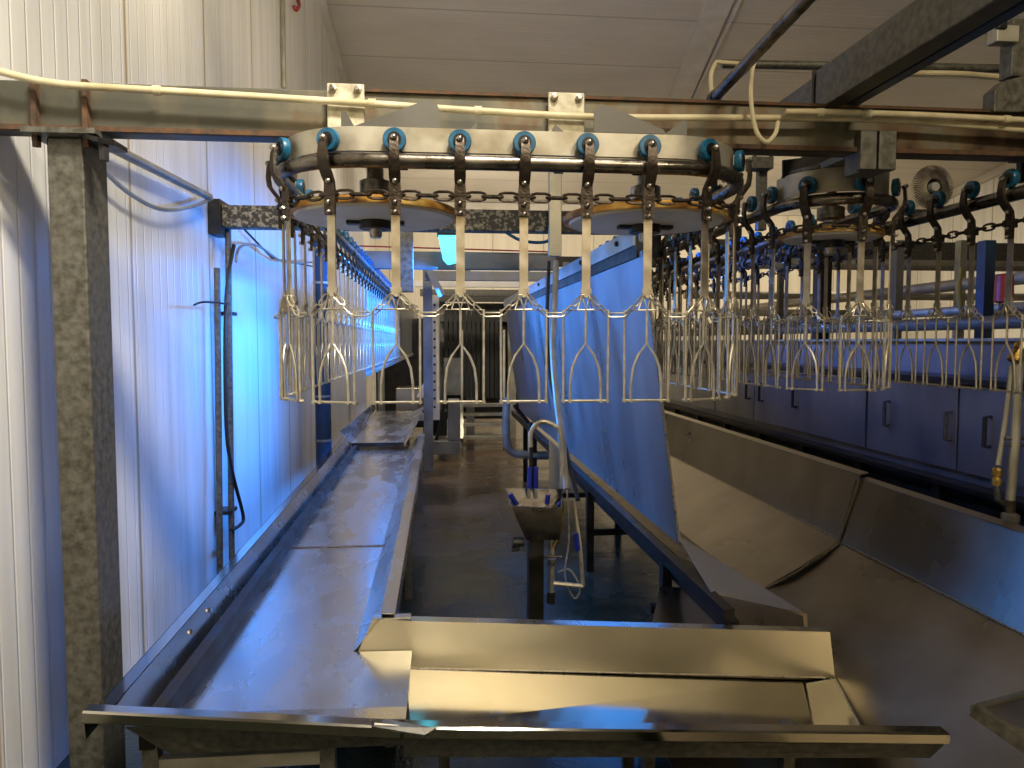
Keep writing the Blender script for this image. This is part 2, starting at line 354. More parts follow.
# PVC pipes along the beam
def clips(parent, pts, r):
    for p in pts: MB().tube([p-Vector((.012, 0, 0)), p+Vector((.012, 0, 0))], r, 12).build('clip', 'pvc', parent)
c = thing('plastic_pipe', at(345, 101, 2.44), 'long cream plastic pipe running along the front face of the cross beam', 'pipe')
pts = [at(-30, 62, 2.44), at(10, 74, 2.44), at(60, 84, 2.44), at(150, 90, 2.44), at(345, 102, 2.44), at(480, 111, 2.44), at(600, 117, 2.44), at(760, 118, 2.44), at(860, 119, 2.44), at(950, 124, 2.44), at(1060, 133, 2.44)]
MB().tube(smooth_path(pts, 6), .0115, 12).build('pipe_body', 'pvc', c)
clips(c, [at(157, 90.5, 2.44), at(372, 103.6, 2.44), at(478, 110.8, 2.44)], .0155)
c = thing('plastic_pipe', at(900, 117, 2.42), 'second cream plastic pipe lying above the long one at the right of the cross beam', 'pipe')
MB().tube(smooth_path([at(785, 112, 2.41), at(820, 112, 2.41), at(920, 115, 2.41), at(1060, 122, 2.41)], 6), .0105, 12).build('pipe_body', 'pvc', c)
clips(c, [at(820, 112.5, 2.41), at(868, 114, 2.41), at(1006, 119.5, 2.41)], .0145)
o = MB().tube(smooth_path([at(757, 55, 2.55), at(752, 72, 2.45), at(751, 100, 2.40), at(756, 130, 2.39), at(766, 142, 2.39), at(775, 134, 2.40), at(778, 122, 2.42)], 8), .0075, 8).build('hanging_cable', 'cable_cream')
tag(o, 'cream cable hanging in a loop in front of the cross beam above the right wheel', 'cable')
# hanger plates (hold the ring below the beam)
def hanger(px, w, label):
    a, b = at(px-w/2, 84, 2.47), at(px+w/2, 132, 2.47)
    zt = at(px, 84 if px < 400 else 93, 2.47).z
    c = thing('hanger_plate', ((a.x+b.x)/2, 2.47, 2.3), label, 'bracket', 'bolted plates holding the ring to the beam')
    MB().box((a.x, 2.462, 2.30), (b.x, 2.474, zt)).build('plate', 'cream_plate', c, bevel=.004)
    for sx_ in (a.x+.02, b.x-.02):
        MB().lathe([(.013, 0), (.013, -.012), (.007, -.014), (.007, -.02)], (sx_, 2.462, zt-.02), 'y', 6).build('bolt', 'bolt_steel', c)
    MB().box((a.x+.01, 2.475, 2.3), (b.x-.01, 2.50, 2.37)).build('spacer_block', 'galvanised', c)
    return c
hanger(346, 38, 'cream bolted hanger plate on the cross beam above the left wheel')
hanger(566, 36, 'cream bolted hanger plate on the beam between the two wheels')
# ================================================================== SHACKLE LINE
ZR = 2.208
class Path:
    def __init__(s, segs): s.segs = segs; s.L = sum(g[-1] for g in segs)
    def pos(s, d):
        for g in s.segs:
            if d <= g[-1] or g is s.segs[-1]:
                if g[0] == 'l':
                    x, y, tx, ty, L = g[1:]; return x+tx*d, y+ty*d, tx, ty
                cx, cy, r, a0, sg, L = g[1:]; a = a0+sg*d/r
                return cx+r*math.cos(a), cy+r*math.sin(a), -sg*math.sin(a), sg*math.cos(a)
            d -= g[-1]
    def pts(s, z, off=0, d0=0, d1=None, step=.05):
        d1 = s.L if d1 is None else d1; out = []; n = max(2, int((d1-d0)/step))
        for i in range(n+1):
            x, y, tx, ty = s.pos(d0+(d1-d0)*i/n); out.append(Vector((x+ty*off, y-tx*off, z)))
        return out
Q = PI/2
R1, R2 = .32, .23
ring = Path([('l', -.55, 10.6, 0, -1, 8.0), ('a', -.23, 2.6, R1, PI, 1, Q*R1), ('l', -.23, 2.28, 1, 0, .97), ('a', .74, 2.6, R1, -Q, 1, Q*R1), ('l', 1.06, 2.6, 0, 1, 2.4)])
loop2 = Path([('l', 1.40, 6.6, 0, -1, 6.6-2.92), ('a', 1.63, 2.92, R2, PI, 1, PI*R2), ('l', 1.86, 2.92, 0, 1, 3.6)])
line3 = Path([('l', 2.16, 7.6, 0, -1, 5.5)])
PITCH = .2000
# prototype shackle
def make_shackle():
    r = thing('shackle', (0, 0, 0), None, None)
    P = {}
    ob = MB().lathe([(.020, -.024), (.034, -.024), (.036, -.020), (.036, -.004), (.034, 0), (.020, 0)], (0, 0, .060), 'y', 20).build('roller', 'blue_plastic_and_lit_metal', r)
    MB().lathe([(.021, -.027), (.021, .003)], (0, 0, .060), 'y', 14).build('roller_hub', 'dark_steel', ob)
    prof = [(-.036, .062), (-.044, .045), (-.047, .01), (-.043, -.02), (-.022, -.048), (-.008, -.066), (-.006, -.10), (-.006, -.165)]
    w = [.024, .027, .031, .035, .036, .033, .038, .034]; vs = []; fs = []
    for i, (y, z) in enumerate(prof):
        hw = w[i]/2; a = prof[max(0, i-1)]; b_ = prof[min(len(prof)-1, i+1)]
        d = Vector((0, b_[0]-a[0], b_[1]-a[1])).normalized(); nn = Vector((0, d.z, -d.y))*.0055; c0 = Vector((0, y, z))
        for s_, k in ((-1, -1), (1, -1), (1, 1), (-1, 1)): vs.append(c0+Vector((s_*hw, 0, 0))+nn*k)
    for i in range(len(prof)-1):
        for j in range(4): fs.append([i*4+j, i*4+(j+1) % 4, i*4+4+(j+1) % 4, i*4+4+j])
    fs += [[3, 2, 1, 0], [len(vs)-4+j for j in range(4)]]
    MB().add(vs, fs).box((-.018, -.011, -.125), (.018, .012, -.092)).build('hook_bracket', 'cast_iron', r, bevel=0)
    for y, z, rr in ((-.046, .060, .010), (-.016, -.064, .0095), (-.016, -.128, .008), (-.013, -.158, .008)):
        MB().lathe([(rr, .004), (rr, -.004), (rr*.6, -.009), (.001, -.011)], (0, y, z), 'y', 8).build('bolt', 'bolt_steel', r)
    MB().box((-.0135, -.002, -.392), (.0135, .003, -.150)).build('strap', 'strap_steel', r)
    MB().box((-.017, -.004, -.404), (.017, .006, -.388)).lathe([(.008, -.007), (.008, .009)], (0, 0, -.410), 'y', 8).build('clevis', 'wire', r)
    wr = .0043; f = MB()
    f.tube([(-.010, 0, -.402), (-.028, 0, -.455), (.028, 0, -.455), (.010, 0, -.402)], wr*.9, 6)
    f.tube([(-.012, 0, -.412), (0, -.003, -.457), (.012, 0, -.412)], wr*.9, 6)
    f.tube([(-.072, 0, -.747), (-.073, 0, -.457), (.073, 0, -.457), (.072, 0, -.747)], wr, 6)
    f.tube([(-.077, .004, -.748), (.077, .004, -.748)], wr, 6)
    f.tube([(0, 0, -.457), (0, 0, -.566)], wr, 6)
    f.tube([(-.050, .002, -.748), (-.0495, 0, -.690), (-.043, 0, -.640), (-.028, 0, -.602), (0, 0, -.563), (.028, 0, -.602), (.043, 0, -.640), (.0495, 0, -.690), (.050, .002, -.748)], wr, 6)
    for x in (-.072, -.05, .05, .072): f.lathe([(wr*1.5, -.004), (wr*1.5, .010)], (x, 0, -.748), 'y', 6)
    f.build('wire_frame', 'wire', r)
    def link(p, q, name='chain_link'):
        p, q = Vector(p), Vector(q); d = (q-p).normalized(); sd = Vector((0, 1, 0)); u = d.cross(sd)
        a = (u+sd*.7).normalized()*.0075; e = d*.010
        MB().tube([p, p+e+a, q-e+a, q, q-e-a, p+e-a], .0028, 5, closed=True).build(name, 'wire', r)
    link((.008, -.008, -.408), (.044, -.004, -.444)); link((-.008, -.008, -.408), (-.044, -.004, -.444))
    link((.040, -.004, -.440), (.074, 0, -.474)); link((-.040, -.004, -.440), (-.074, 0, -.474)); link((.068, 0, -.472), (.132, 0, -.472))
    return r
proto = make_shackle()
kids = [(k, list(k.children)) for k in proto.children]
ORD = 'first second third fourth fifth sixth seventh eighth ninth tenth eleventh twelfth'.split()
first = [True]
def place(x, y, tx, ty, label, group):
    if first[0]: r = proto; first[0] = False
    else:
        r = proto.copy(); COL.objects.link(r)
        for k, gs in kids:
            c = k.copy(); COL.objects.link(c); c.parent = r
            for g in gs: d = g.copy(); COL.objects.link(d); d.parent = c
    r.location = (x, y, ZR); r.rotation_euler = (0, 0, math.atan2(ty, tx)+random.uniform(-.03, .03))
    tag(r, label, 'shackle', group)
# ring: shackle at X=.26 on the front straight
sA = 8.0+Q*R1+(.259+.23)
k0 = int(sA//PITCH); allp = []
for k in range(-k0, 60):
    d = sA+k*PITCH
    if 0 < d < ring.L: allp.append((k, d))
front_names = {-3: 'forward-facing steel shackle on the ring front, just below the left hanger plate',
 -2: 'steel shackle on the ring front before the right part of the left wheel',
 -1: 'steel shackle on the ring front, just right of the left wheel disc',
 0: 'steel shackle at the middle of the ring front, hanging clear between both wheels',
 1: 'steel shackle on the ring front by the left rim of the right wheel',
 2: 'steel shackle on the ring front below the right wheel hub, over the blue panel',
 3: 'steel shackle on the ring front at the right rim of the right wheel'}
nl = 0
for k, d in allp:
    x, y, tx, ty = ring.pos(d)
    if k in front_names: lab, g = front_names[k], 'shackles on the front of the ring'
    elif d < 8.0: continue
    elif d < 8.0+Q*R1+.1: lab, g = None, 'L'
    elif d < ring.L-2.4: lab, g = None, 'R'
    else: lab, g = None, 'A'
    if lab is None:
        if g == 'L': nl += 1; lab = 'steel shackle turning round the left curve of the ring, %s from the back' % ORD[nl-1]; g = 'shackles on the left curve of the ring'
        elif g == 'R': lab = 'steel shackle on the ring\'s right curve, %s after the front straight' % ORD[k-4]; g = 'shackles on the right curve of the ring'
        else:
            i = int((d-(ring.L-2.4))/PITCH); lab = 'steel shackle in row behind the ring\'s right end, %s from the curve' % ORD[min(i, 11)]; g = 'shackles in the row behind the blue panel'
    place(x, y, tx, ty, lab, g)
def row(path, dd, name, rev, grp):
    ds = sorted(dd, reverse=rev)
    for i, d in enumerate(ds):
        x, y, tx, ty = path.pos(d)
        lab = '%s, %s from the near end' % (name, ORD[i]) if i < 12 else '%s, beyond the twelfth' % name
        place(x, y, tx, ty, lab, grp)
row(ring, [d for k, d in allp if d < 8.0], 'steel shackle in the row along the left wall', True, 'shackles in the left row')
s2 = 6.6-2.92; mid = s2+PI*R2/2
ds2 = [mid+k*PITCH for k in range(-40, 60) if 0 < mid+k*PITCH < loop2.L]
row(loop2, [d for d in ds2 if d < s2], 'steel shackle in row behind small wheel\'s left side', True, 'shackles behind the small wheel, left row')
arc = [d for d in ds2 if s2 <= d <= s2+PI*R2]
for d in arc:
    x, y, tx, ty = loop2.pos(d); side = 'at the very front' if abs(d-mid) < .02 else 'on the left curve' if d < mid else 'on the right curve'
    place(x, y, tx, ty, 'steel shackle hanging from the small right-hand wheel, ' + side, 'shackles round the small wheel')
row(loop2, [d for d in ds2 if d > s2+PI*R2], 'steel shackle in row behind small wheel\'s right side', False, 'shackles behind the small wheel, right row')
row(line3, [7.6-2.575+.2-k*PITCH for k in range(26)], 'steel shackle in the rightmost straight row', True, 'shackles in the rightmost row')
# chains and rails
def chain(path, label, d0=0, d1=None):
    m = MB(); L = .0508; d1 = d1 or path.L; n = int((d1-d0)/L)
    for i in range(n):
        d = d0+i*L
        x, y, tx, ty = path.pos(d); T = Vector((tx, ty, 0)); Nn = Vector((ty, -tx, 0)); Z = Vector((0, 0, 1)); c = Vector((x, y, ZR-.104))
        A = (Z if i % 2 else Nn); hw = .0125 if i % 2 else .010; hl = .032
        pts = []
        for a in range(10):
            th = 2*PI*a/10; pts.append(c+T*(hl*math.copysign(abs(math.cos(th))**.7, math.cos(th)))+A*(hw*math.copysign(abs(math.sin(th))**.8, math.sin(th))))
        m.tube(pts, .0048, 5, closed=True)
    o = m.build('conveyor_chain', 'cast_iron'); tag(o, label, 'chain'); return o
chain(ring, 'dark link chain running round both large wheels and back beside the left wall', 3.0)
chain(loop2, 'dark link chain wrapped round the small right-hand wheel')
chain(line3, 'dark link chain of the rightmost straight shackle row', 1.0)
def frame_ring(name, label, path, d0, d1, zb):
    c = thing(name, (path.pos((d0+d1)/2)[0], path.pos((d0+d1)/2)[1], ZR), label, 'conveyor track')
    MB().tube(path.pts(ZR, 0), .0235, 14).build('track_tube', 'rail_steel', c)
    a, b_ = path.pts(ZR+.032, -.014, d0, d1, .03), path.pts(zb, -.014, d0, d1, .03)
    a2, b2 = path.pts(ZR+.032, -.024, d0, d1, .03), path.pts(zb, -.024, d0, d1, .03); m = MB(); n = len(a)
    vs = a+b_+b2+a2; fs = []
    for i in range(n-1):
        for u, v in ((0, 1), (1, 2), (2, 3), (3, 0)): fs.append([u*n+i, u*n+i+1, v*n+i+1, v*n+i])
    fs += [[0, n, 2*n, 3*n], [n-1, 4*n-1, 3*n-1, 2*n-1]]
    m.add(vs, fs).build('track_band', 'band_steel', c)
    return c
rg = frame_ring('ring_track', 'pale steel band over a dark round rail that bends round both large wheels', ring, 7.85, ring.L-2.38, ZR+.106)
# flat top deck behind the band
pts = ring.pts(ZR+.095, -.03, 7.9, ring.L-2.3, .05)
MB().plate(pts, .008, (0, 0, 1)).build('deck_plate', 'galvanised_light', rg)
for x in (-.12, .38, .64): MB().bar((x, 2.34, ZR+.0), (x, 2.5, ZR+.09), .03, .03).build('rail_bracket', 'dark_steel', rg)
w2 = frame_ring('wheel_track', 'dark steel band and rail curving round the small right-hand wheel', loop2, s2-.05, s2+PI*R2+.05, ZR+.125)
c = thing('straight_track', (2.16, 4.8, ZR), 'dark straight round rail carrying the rightmost shackle row', 'conveyor track')
MB().tube(line3.pts(ZR), .026, 12).build('track_tube', 'rail_steel', c)
for y in (5.3, 6.8): MB().box((2.185, y-.02, ZR-.02), (2.25, y+.02, ZR+.3)).build('rail_bracket', 'dark_steel', c)
# deflector sheets above the ring
def sheet(pts, Y, name, label, mat='sheet_grey'):
    o = MB().plate([at(px, py, Y) for px, py in pts], .005, (0, -1, 0)).build(name, mat); tag(o, label, 'bracket'); return o
sheet([(352, 131), (354, 126), (426, 100), (437, 104), (440, 112), (440, 131)], 2.34, 'gusset_plate', 'long grey tapered plate standing on the ring above the left wheel')
sheet([(594, 132), (594, 110), (601, 105), (610, 106), (664, 130), (666, 134)], 2.34, 'gusset_plate', 'long grey tapered plate standing on the ring above the right wheel')
sheet([(341, 129), (341, 111), (346, 112), (356, 129)], 2.36, 'gusset_plate', 'small pointed grey plate at the left foot of the left hanger plate')
sheet([(664, 135), (683, 120), (687, 122), (687, 136)], 2.36, 'gusset_plate', 'small pointed grey plate at the right end of the ring top')
sheet([(551, 132), (555, 124), (564, 132)], 2.37, 'gusset_plate', 'tiny dark pointed plate at the foot of the middle hanger plate')
sheet([(467, 132), (477, 122), (477, 132)], 2.37, 'gusset_plate', 'tiny dark pointed plate on the ring between the two long plates')
# wheels
def wheel(cx, cy, r, label, name='corner_wheel', shaft_top=2.33):
    c = thing(name, (cx, cy, 2.076), label, 'wheel')
    MB().lathe([(r-.03, 2.086), (r-.002, 2.086), (r, 2.090), (r, 2.104), (r-.012, 2.112), (r-.03, 2.112)], (cx, cy, 0), n=56).build('wheel_rim', 'wheel_rim', c)
    MB().lathe([(.02, 2.074), (r-.025, 2.078), (r-.02, 2.086), (.02, 2.086)], (cx, cy, 0), n=48).build('wheel_disc', 'wheel_plate', c)
    MB().lathe([(.055, 2.046), (.058, 2.051), (.058, 2.074)], (cx, cy, 0), n=18).box((cx-.10, cy-.02, 2.062), (cx+.10, cy+.02, 2.074)).build('hub', 'dark_steel', c)
    MB().lathe([(.018, 2.016), (.022, 2.026), (.022, shaft_top)], (cx, cy, 0), n=14).build('shaft', 'bolt_steel', c)
    MB().lathe([(.045, 2.161), (.055, 2.166), (.055, 2.211), (.03, 2.221), (.03, 2.256)], (cx, cy, 0), n=20).build('bearing_collar', 'bolt_steel', c)
    return c
wheel(-.23, 2.60, .298, 'large horizontal wheel with yellowed rim inside the left end of the ring')
wheel(.74, 2.60, .298, 'large horizontal wheel with yellowed rim inside the right end of the ring')
wheel(1.63, 2.92, .208, 'smaller yellow-rimmed horizontal wheel right of the ring')
# mount above the small wheel
c = thing('wheel_mount', (1.6, 2.62, 2.3), 'rusty welded bracket hanging from the cross beam to the small right-hand wheel', 'bracket')
MB().box((1.480, 2.462, 2.262), (1.542, 2.497, 2.40)).box((1.549, 2.462, 2.262), (1.615, 2.497, 2.40)).box((1.50, 2.49, 2.262), (1.60, 2.60, 2.34)).build('post', 'galvanised', c, bevel=.004)
MB().lathe([(.18, 2.335), (.20, 2.34), (.20, 2.352), (.18, 2.358)], (1.63, 2.92, 0), n=32).build('cover_disc', 'galvanised', c)
MB().plate([at(783, 178, 2.9), at(783, 160, 2.9), at(800, 158, 2.9), at(822, 146, 2.9), at(858, 140, 2.9), at(858, 178, 2.9)], .01, (0, -1, 0)).build('side_plate', 'dark_steel', c)
MB().box((1.50, 2.55, 2.335), (1.61, 2.9, 2.36)).build('arm', 'galvanised', c)
# ================================================================== REAR BEAMS AND POSTS
c = thing('mottled_beam', (.7, 4.9, 2.43), 'black beam with flaking paint crossing behind the ring wheels from the left wall', 'beam')
z0, z1 = at(300, 228, 4.9).z, at(300, 206, 4.9).z
MB().box((-1.42, 4.9, z0), (1.9, 5.02, z1)).build('beam_body', 'mottled', c, bevel=.006)
MB().box((-1.495, 4.86, z0-.05), (-1.42, 5.06, z1+.03)).build('end_plate', 'dark_steel', c)
def flat_post(px0, px1, py0, py1, Y, label, mat='galvanised_light', name='hanging_post', dep=.05):
    a, b_ = at(px0, py1, Y), at(px1, py0, Y)
    o = MB().box((a.x, Y, a.z), (b_.x, Y+dep, b_.z)).build(name, mat, bevel=.004); tag(o, label, 'post'); return o
flat_post(549, 562, 150, 256, 4.82, 'flat galvanised post hanging behind the ring between the two wheels')
flat_post(395, 413, 232, 292, 4.82, 'flat galvanised post hanging behind the left wheel, below the flaking beam', 'galvanised')
flat_post(758, 768, 160, 230, 4.4, 'grey steel post seen between the ring and the small wheel', 'galvanised')
c = thing('post_box', at(762, 160, 4.3), 'grey steel box bracket above the post between ring and small wheel', 'bracket')
MB().box((at(752, 160, 4.3).x, 4.3, at(752, 168, 4.3).z), (at(774, 160, 4.3).x, 4.4, at(752, 156, 4.3).z)).build('box_plate', 'galvanised', c, bevel=.004)
for px in (755, 771): MB().tube([at(px, 140, 4.34), at(px, 158, 4.34)], .012, 6).build('stud', 'dark_steel', c)
c = thing('blue_lit_beam', at(480, 262, 6.0), 'steel beam with cable runs behind the shackles, tinted by the blue lamp', 'beam')
a, b_ = at(355, 268, 6), at(556, 253, 6)
MB().box((a.x, 6.0, a.z), (b_.x, 6.1, b_.z)).build('beam_body', 'grey_paint', c, bevel=.005)
MB().tube([at(360, 246, 5.98), at(460, 249, 5.98), at(556, 252, 5.98)], .006, 6).build('cable', 'red_plastic', c)
# lamp unit
c = thing('blue_lamp', at(449, 250, 5.7), 'glowing cyan lamp housing in front of the beam behind the ring', 'lamp')
q = [at(438, 234, 5.7), at(459, 234, 5.7), at(457, 262, 5.7), at(448, 264, 5.7), at(443, 259, 5.7)]
MB().plate(q, .10, (0, -1, 0)).build('diffuser', 'lamp_glow', c, bevel=.01)
MB().box((at(437, 234, 5.7).x, 5.69, at(440, 235, 5.7).z), (at(460, 234, 5.7).x, 5.81, at(440, 229, 5.7).z)).build('housing', 'dark_steel', c)
MB().tube([at(449, 230, 5.75), at(449, 222, 5.75)], .01, 6).build('suspension_rod', 'dark_steel', c)
o = MB().tube(smooth_path([at(500, 228, 5.5), at(520, 240, 5.5), at(545, 242, 5.5), at(556, 232, 5.5)]), .012, 8).build('blue_hose', 'blue_plastic_and_lit_metal')
tag(o, 'blue hose drooping under the flaking beam left of the hanging post', 'hose')
# ================================================================== WALL PIPES (left)
xw = WX+.06
c = thing('wall_pipe', atx(150, 165, xw), 'pale straight pipe on the left wall sloping towards the flaking beam', 'pipe')
MB().tube([atx(60, 121, xw), atx(209, 197, xw)], .024, 12).build('pipe_body', 'galvanised_light', c)
o = MB().tube(smooth_path([atx(95, 160, xw), atx(125, 190, xw), atx(160, 209, xw), atx(190, 207, xw), atx(211, 199, xw)], 8), .011, 8).build('wall_cable', 'galvanised_light')
tag(o, 'grey flexible cable sagging below the sloping pipe on the left wall', 'cable')
c = thing('riser_pipe', atx(229, 560, xw), 'tall thin pipe on the blue-lit wall reaching up to the flaking beam', 'pipe')
MB().tube([atx(228, 228, xw+.03), atx(232, 575, xw+.03)], .020, 10).build('pipe_body', 'galvanised', c)
for py in (314, 509): MB().box((WX+.001, atx(229, py, xw).y-.12, atx(229, py, xw).z-.012), (xw+.045, atx(229, py, xw).y+.03, atx(229, py, xw).z+.012)).build('pipe_clip', 'dark_steel', c)
o = MB().tube([atx(217, 268, xw+.02), atx(220, 575, xw+.02)], .020, 10).build('riser_pipe', 'galvanised')
tag(o, 'shorter thin pipe left of the tall one on the blue-lit wall', 'pipe')
o = MB().tube(smooth_path([atx(234, 245, xw+.06), atx(226, 300, xw+.06), atx(226, 420, xw+.06), atx(232, 470, xw+.06), atx(243, 515, xw+.06), atx(240, 525, xw+.06), atx(231, 530, xw+.06)], 8), .012, 8).build('black_hose', 'black_rubber')
tag(o, 'dark hose looping down beside the two thin pipes on the left wall', 'hose')
o = MB().tube(smooth_path([atx(194, 305, xw+.02), atx(205, 302, xw+.09), atx(228, 304, xw+.08)], 6), .006, 6).build('cable_tie', 'black_rubber')
tag(o, 'thin black tie wrapped round the two thin pipes on the left wall', 'cable tie')
o = MB().tube(smooth_path([atx(236, 262, xw+.03), atx(240, 247, xw+.03), atx(258, 246, xw+.03), atx(285, 262, xw+.03), atx(315, 262, xw+.03)], 8), .010, 8).build('grey_hose', 'galvanised_light')
tag(o, 'pale grey hose curving along the blue-lit wall behind the left curve shackles', 'hose')
o = MB().tube([atx(243, 228, xw), atx(272, 258, xw), atx(320, 268, xw)], .008, 6).build('wall_cable', 'black_rubber')
tag(o, 'dark straight cable slanting on the blue-lit wall under the flaking beam', 'cable')
c = thing('blue_lit_riser', (at(323, 460, 8).x, 8, 0), 'thick blue-lit vertical pipe with bands behind the left row of shackles', 'pipe')
x8 = at(323, 400, 8).x
MB().tube([(x8, 8, 0), (x8, 8, at(323, 235, 8).z)], .085, 16).build('pipe_body', 'dark_blue_paint_and_light', c)  # blue lamp light on the pipe is put into its colour
for py in (283, 396, 440): MB().tube([(x8, 8, at(323, py, 8).z-.012), (x8, 8, at(323, py, 8).z+.012)], .092, 16).build('band', 'galvanised_light', c)
# ================================================================== LEFT TROUGH AND CROSS TRAY
LT = thing('long_trough', (-.6, 4.5, .42), 'long shiny stainless drip trough running back along the left wall from the front corner', 'trough')
fl = at(82, 712, 2.04); XO = fl.x
def lz(Y): return .60+.019*(Y-2.04)        # rim height
def lf(Y): return lz(Y)-.135               # floor height
Ys = [2.04, 2.7, 4.05, 7.5]
rows = []
for Y in (2.33, 2.7, 4.05, 7.5): rows.append([(XO+.035, Y, lz(Y)-.004), (-.90, Y, lf(Y))])
rows.insert(0, [(XO+.055, 2.10, lz(2.1)-.004), (-.90, 2.30, lf(2.30))])
MB().strip(rows, .004, (-.6, 0, -.6)).build('outer_side', 'stainless', LT)
XS = at(405, 725, 2.06).x
MB().tube([(-.90, 2.30, lf(2.3)+.003), (-.90, 7.5, lf(7.5)+.003)], .0035, 6).build('fold_line', 'bolt_steel', LT)
MB().strip([[(-.90, 2.30, lf(2.3)), (-.34, 2.30, lf(2.3)), (-.12, 2.30, lf(2.3)-.004)], [(-.90, 2.71, lf(2.71)), (-.34, 2.71, lf(2.71)), (-.12, 2.71, lf(2.71)-.004)]], .004).build('corner_floor', 'stainless', LT)
MB().strip([[(-.90, 2.71, lf(2.71)), (-.34, 2.71, lf(2.71))], [(-.90, 4.05, lf(4.05)), (-.33, 4.05, lf(4.05))]], .004).build('floor_sheet', 'stainless', LT)
MB().strip([[(-.90, 4.05, lf(4.05)+.003), (-.33, 4.05, lf(4.05)+.003)], [(-.90, 7.5, lf(7.5)), (-.32, 7.5, lf(7.5))]], .004).build('floor_sheet', 'stainless', LT)
MB().bar((-.90, 4.05, lf(4.05)+.004), (-.33, 4.05, lf(4.05)+.004), .012, .004).build('weld_seam', 'bolt_steel', LT)
# right side of the trough, leaning out, with a rolled rim
MB().strip([[(-.34, Y, lf(Y)), (-.235, Y, lz(Y)-.006)] for Y in (2.72, 4.05, 7.5)], .004, (.6, 0, -.6)).build('inner_side', 'stainless', LT)
MB().box((0, 0, 0), (0, 0, 0)) if False else None
m = MB()
m.strip([[(-.240, Y, lz(Y)), (-.185, Y, lz(Y)-.004)] for Y in (2.74, 4.05, 7.5)], .004).strip([[(-.185, Y, lz(Y)-.004), (-.180, Y, lz(Y)-.06)] for Y in (2.74, 4.05, 7.5)], .004, (-1, 0, 0))
m.build('inner_rim', 'stainless', LT)
m = MB(); m.strip([[(XO, Y, lz(Y)), (XO+.045, Y, lz(Y))] for Y in (2.04, 4.05, 7.5)], .004).strip([[(XO, Y, lz(Y)), (XO+.004, Y, lz(Y)-.05)] for Y in (2.04, 4.05, 7.5)], .004, (1, 0, 0))
m.build('outer_rim', 'stainless_tray', LT)
FR = [at(82, 712, 2.04), at(400, 728, 2.03)]
def flange(p, q, w, h, ins=.05):
    p, q = Vector(p), Vector(q); m = MB(); b = Vector((0, 1, 0)); d = Vector((0, 0, -1))
    prof = [Vector((0, w, 0)), Vector((0, .006, .001)), Vector((0, 0, -.004)), Vector((0, 0, -h+.004)), Vector((0, .006, -h)), Vector((0, .03, -h))]
    vs = [p+v for v in prof]+[q+v for v in prof]; n = len(prof); vs2 = [v+Vector((0, .005, -.004)) for v in vs]
    fs = []
    for i in range(n-1): fs += [[i, i+1, n+i+1, n+i], [2*n+i, 3*n+i, 3*n+i+1, 2*n+i+1]]
    for a in (0, n):
        for i in range(n-1): fs.append([a+i, a+i+1, a+i+1+2*n, a+i+2*n])
    return m.add(vs+vs2, fs)
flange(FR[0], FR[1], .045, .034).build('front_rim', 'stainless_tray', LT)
MB().strip([[(XO+.055, 2.085, .594), (XS, 2.085, FR[1].z-.006)], [(-.90, 2.30, lf(2.3)), (-.12, 2.30, lf(2.3)-.004)]], .004, (0, -.5, -.5)).build('front_side', 'stainless', LT)
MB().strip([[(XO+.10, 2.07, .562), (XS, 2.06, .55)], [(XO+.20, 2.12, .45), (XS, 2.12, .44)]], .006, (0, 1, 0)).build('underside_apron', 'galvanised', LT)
MB().bar((XO+.13, 2.13, .5), (XO+.13, 7.4, .58), .04, .08).bar((-.22, 2.8, .50), (-.22, 7.4, .58), .03, .08).build('support_rail', 'dark_steel', LT)
MB().plate([at(387, 546, 4.05)+Vector((0,0,.03)), at(398, 546, 4.05)+Vector((0,0,.03)), at(396, 552, 4.0), at(384, 552, 4.0)], .006, (0, 0, 1)).build('rim_clip', 'bolt_steel', LT)
for (x, y) in ((-.86, 2.16), (-.35, 2.16), (-.22, 2.9), (-.22, 4.6), (-.22, 7.2), (-.95, 4.6), (-.95, 7.2)):
    MB().box((x-.022, y-.022, 0), (x+.022, y+.022, .5)).build('leg', 'galvanised', LT)
MB().bar((-.86, 2.16, .40), (-.35, 2.16, .40), .03, .04).build('cross_bar', 'galvanised_light', LT)
for py, px in ((600, 206), (628, 188), (505, 276)):
    q = atx(px, py, -.95); MB().lathe([(.012, 0), (.012, .006)], (-.945, q.y, lf(q.y)+.09), 'x', 8).build('bolt', 'bolt_steel', LT)
# torn lip at the joint of both flanges
q0, q1 = at(372, 722, 2.03), at(432, 728, 2.02)
MB().plate([q0+Vector((0, 0, .004)), at(372, 727, 2.02)+Vector((0, 0, .002)), at(425, 735, 2.0), at(436, 729, 2.02)+Vector((0, 0, .004)), at(385, 719, 2.06)], .006, (0, -.3, 1)).build('torn_lip', 'stainless', LT)
# corner gusset (left part of the back wall)
g0, g1, g2, g3 = at(352, 665, 2.71), at(407, 667, 2.71), at(411, 621, 2.74), at(373, 619, 2.74)
MB().plate([g0, g1, g2, g3], .004, (0, -1, 0)).build('corner_panel', 'stainless_satin', LT)
MB().box((g3.x, 2.735, g3.z-.004), (g2.x, 2.775, g3.z+.004)).build('corner_rim', 'stainless', LT)
CT = thing('cross_tray', at(620, 700, 2.4), 'wide golden-lit stainless cross tray spanning the foreground in front of the walkway', 'trough')
fa, fb = at(404, 728, 2.03), at(950, 734, 1.99)
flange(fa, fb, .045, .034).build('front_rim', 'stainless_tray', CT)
ba, bb = at(406, 668, 2.71), at(835, 678, 2.73)
ta, tb = at(411, 621, 2.74), at(830, 632, 2.76)
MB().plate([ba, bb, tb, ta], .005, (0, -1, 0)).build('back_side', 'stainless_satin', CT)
MB().strip([[ta, tb], [ta+Vector((0, .045, .002)), tb+Vector((0, .045, .002))]], .005).build('back_rim', 'stainless', CT)
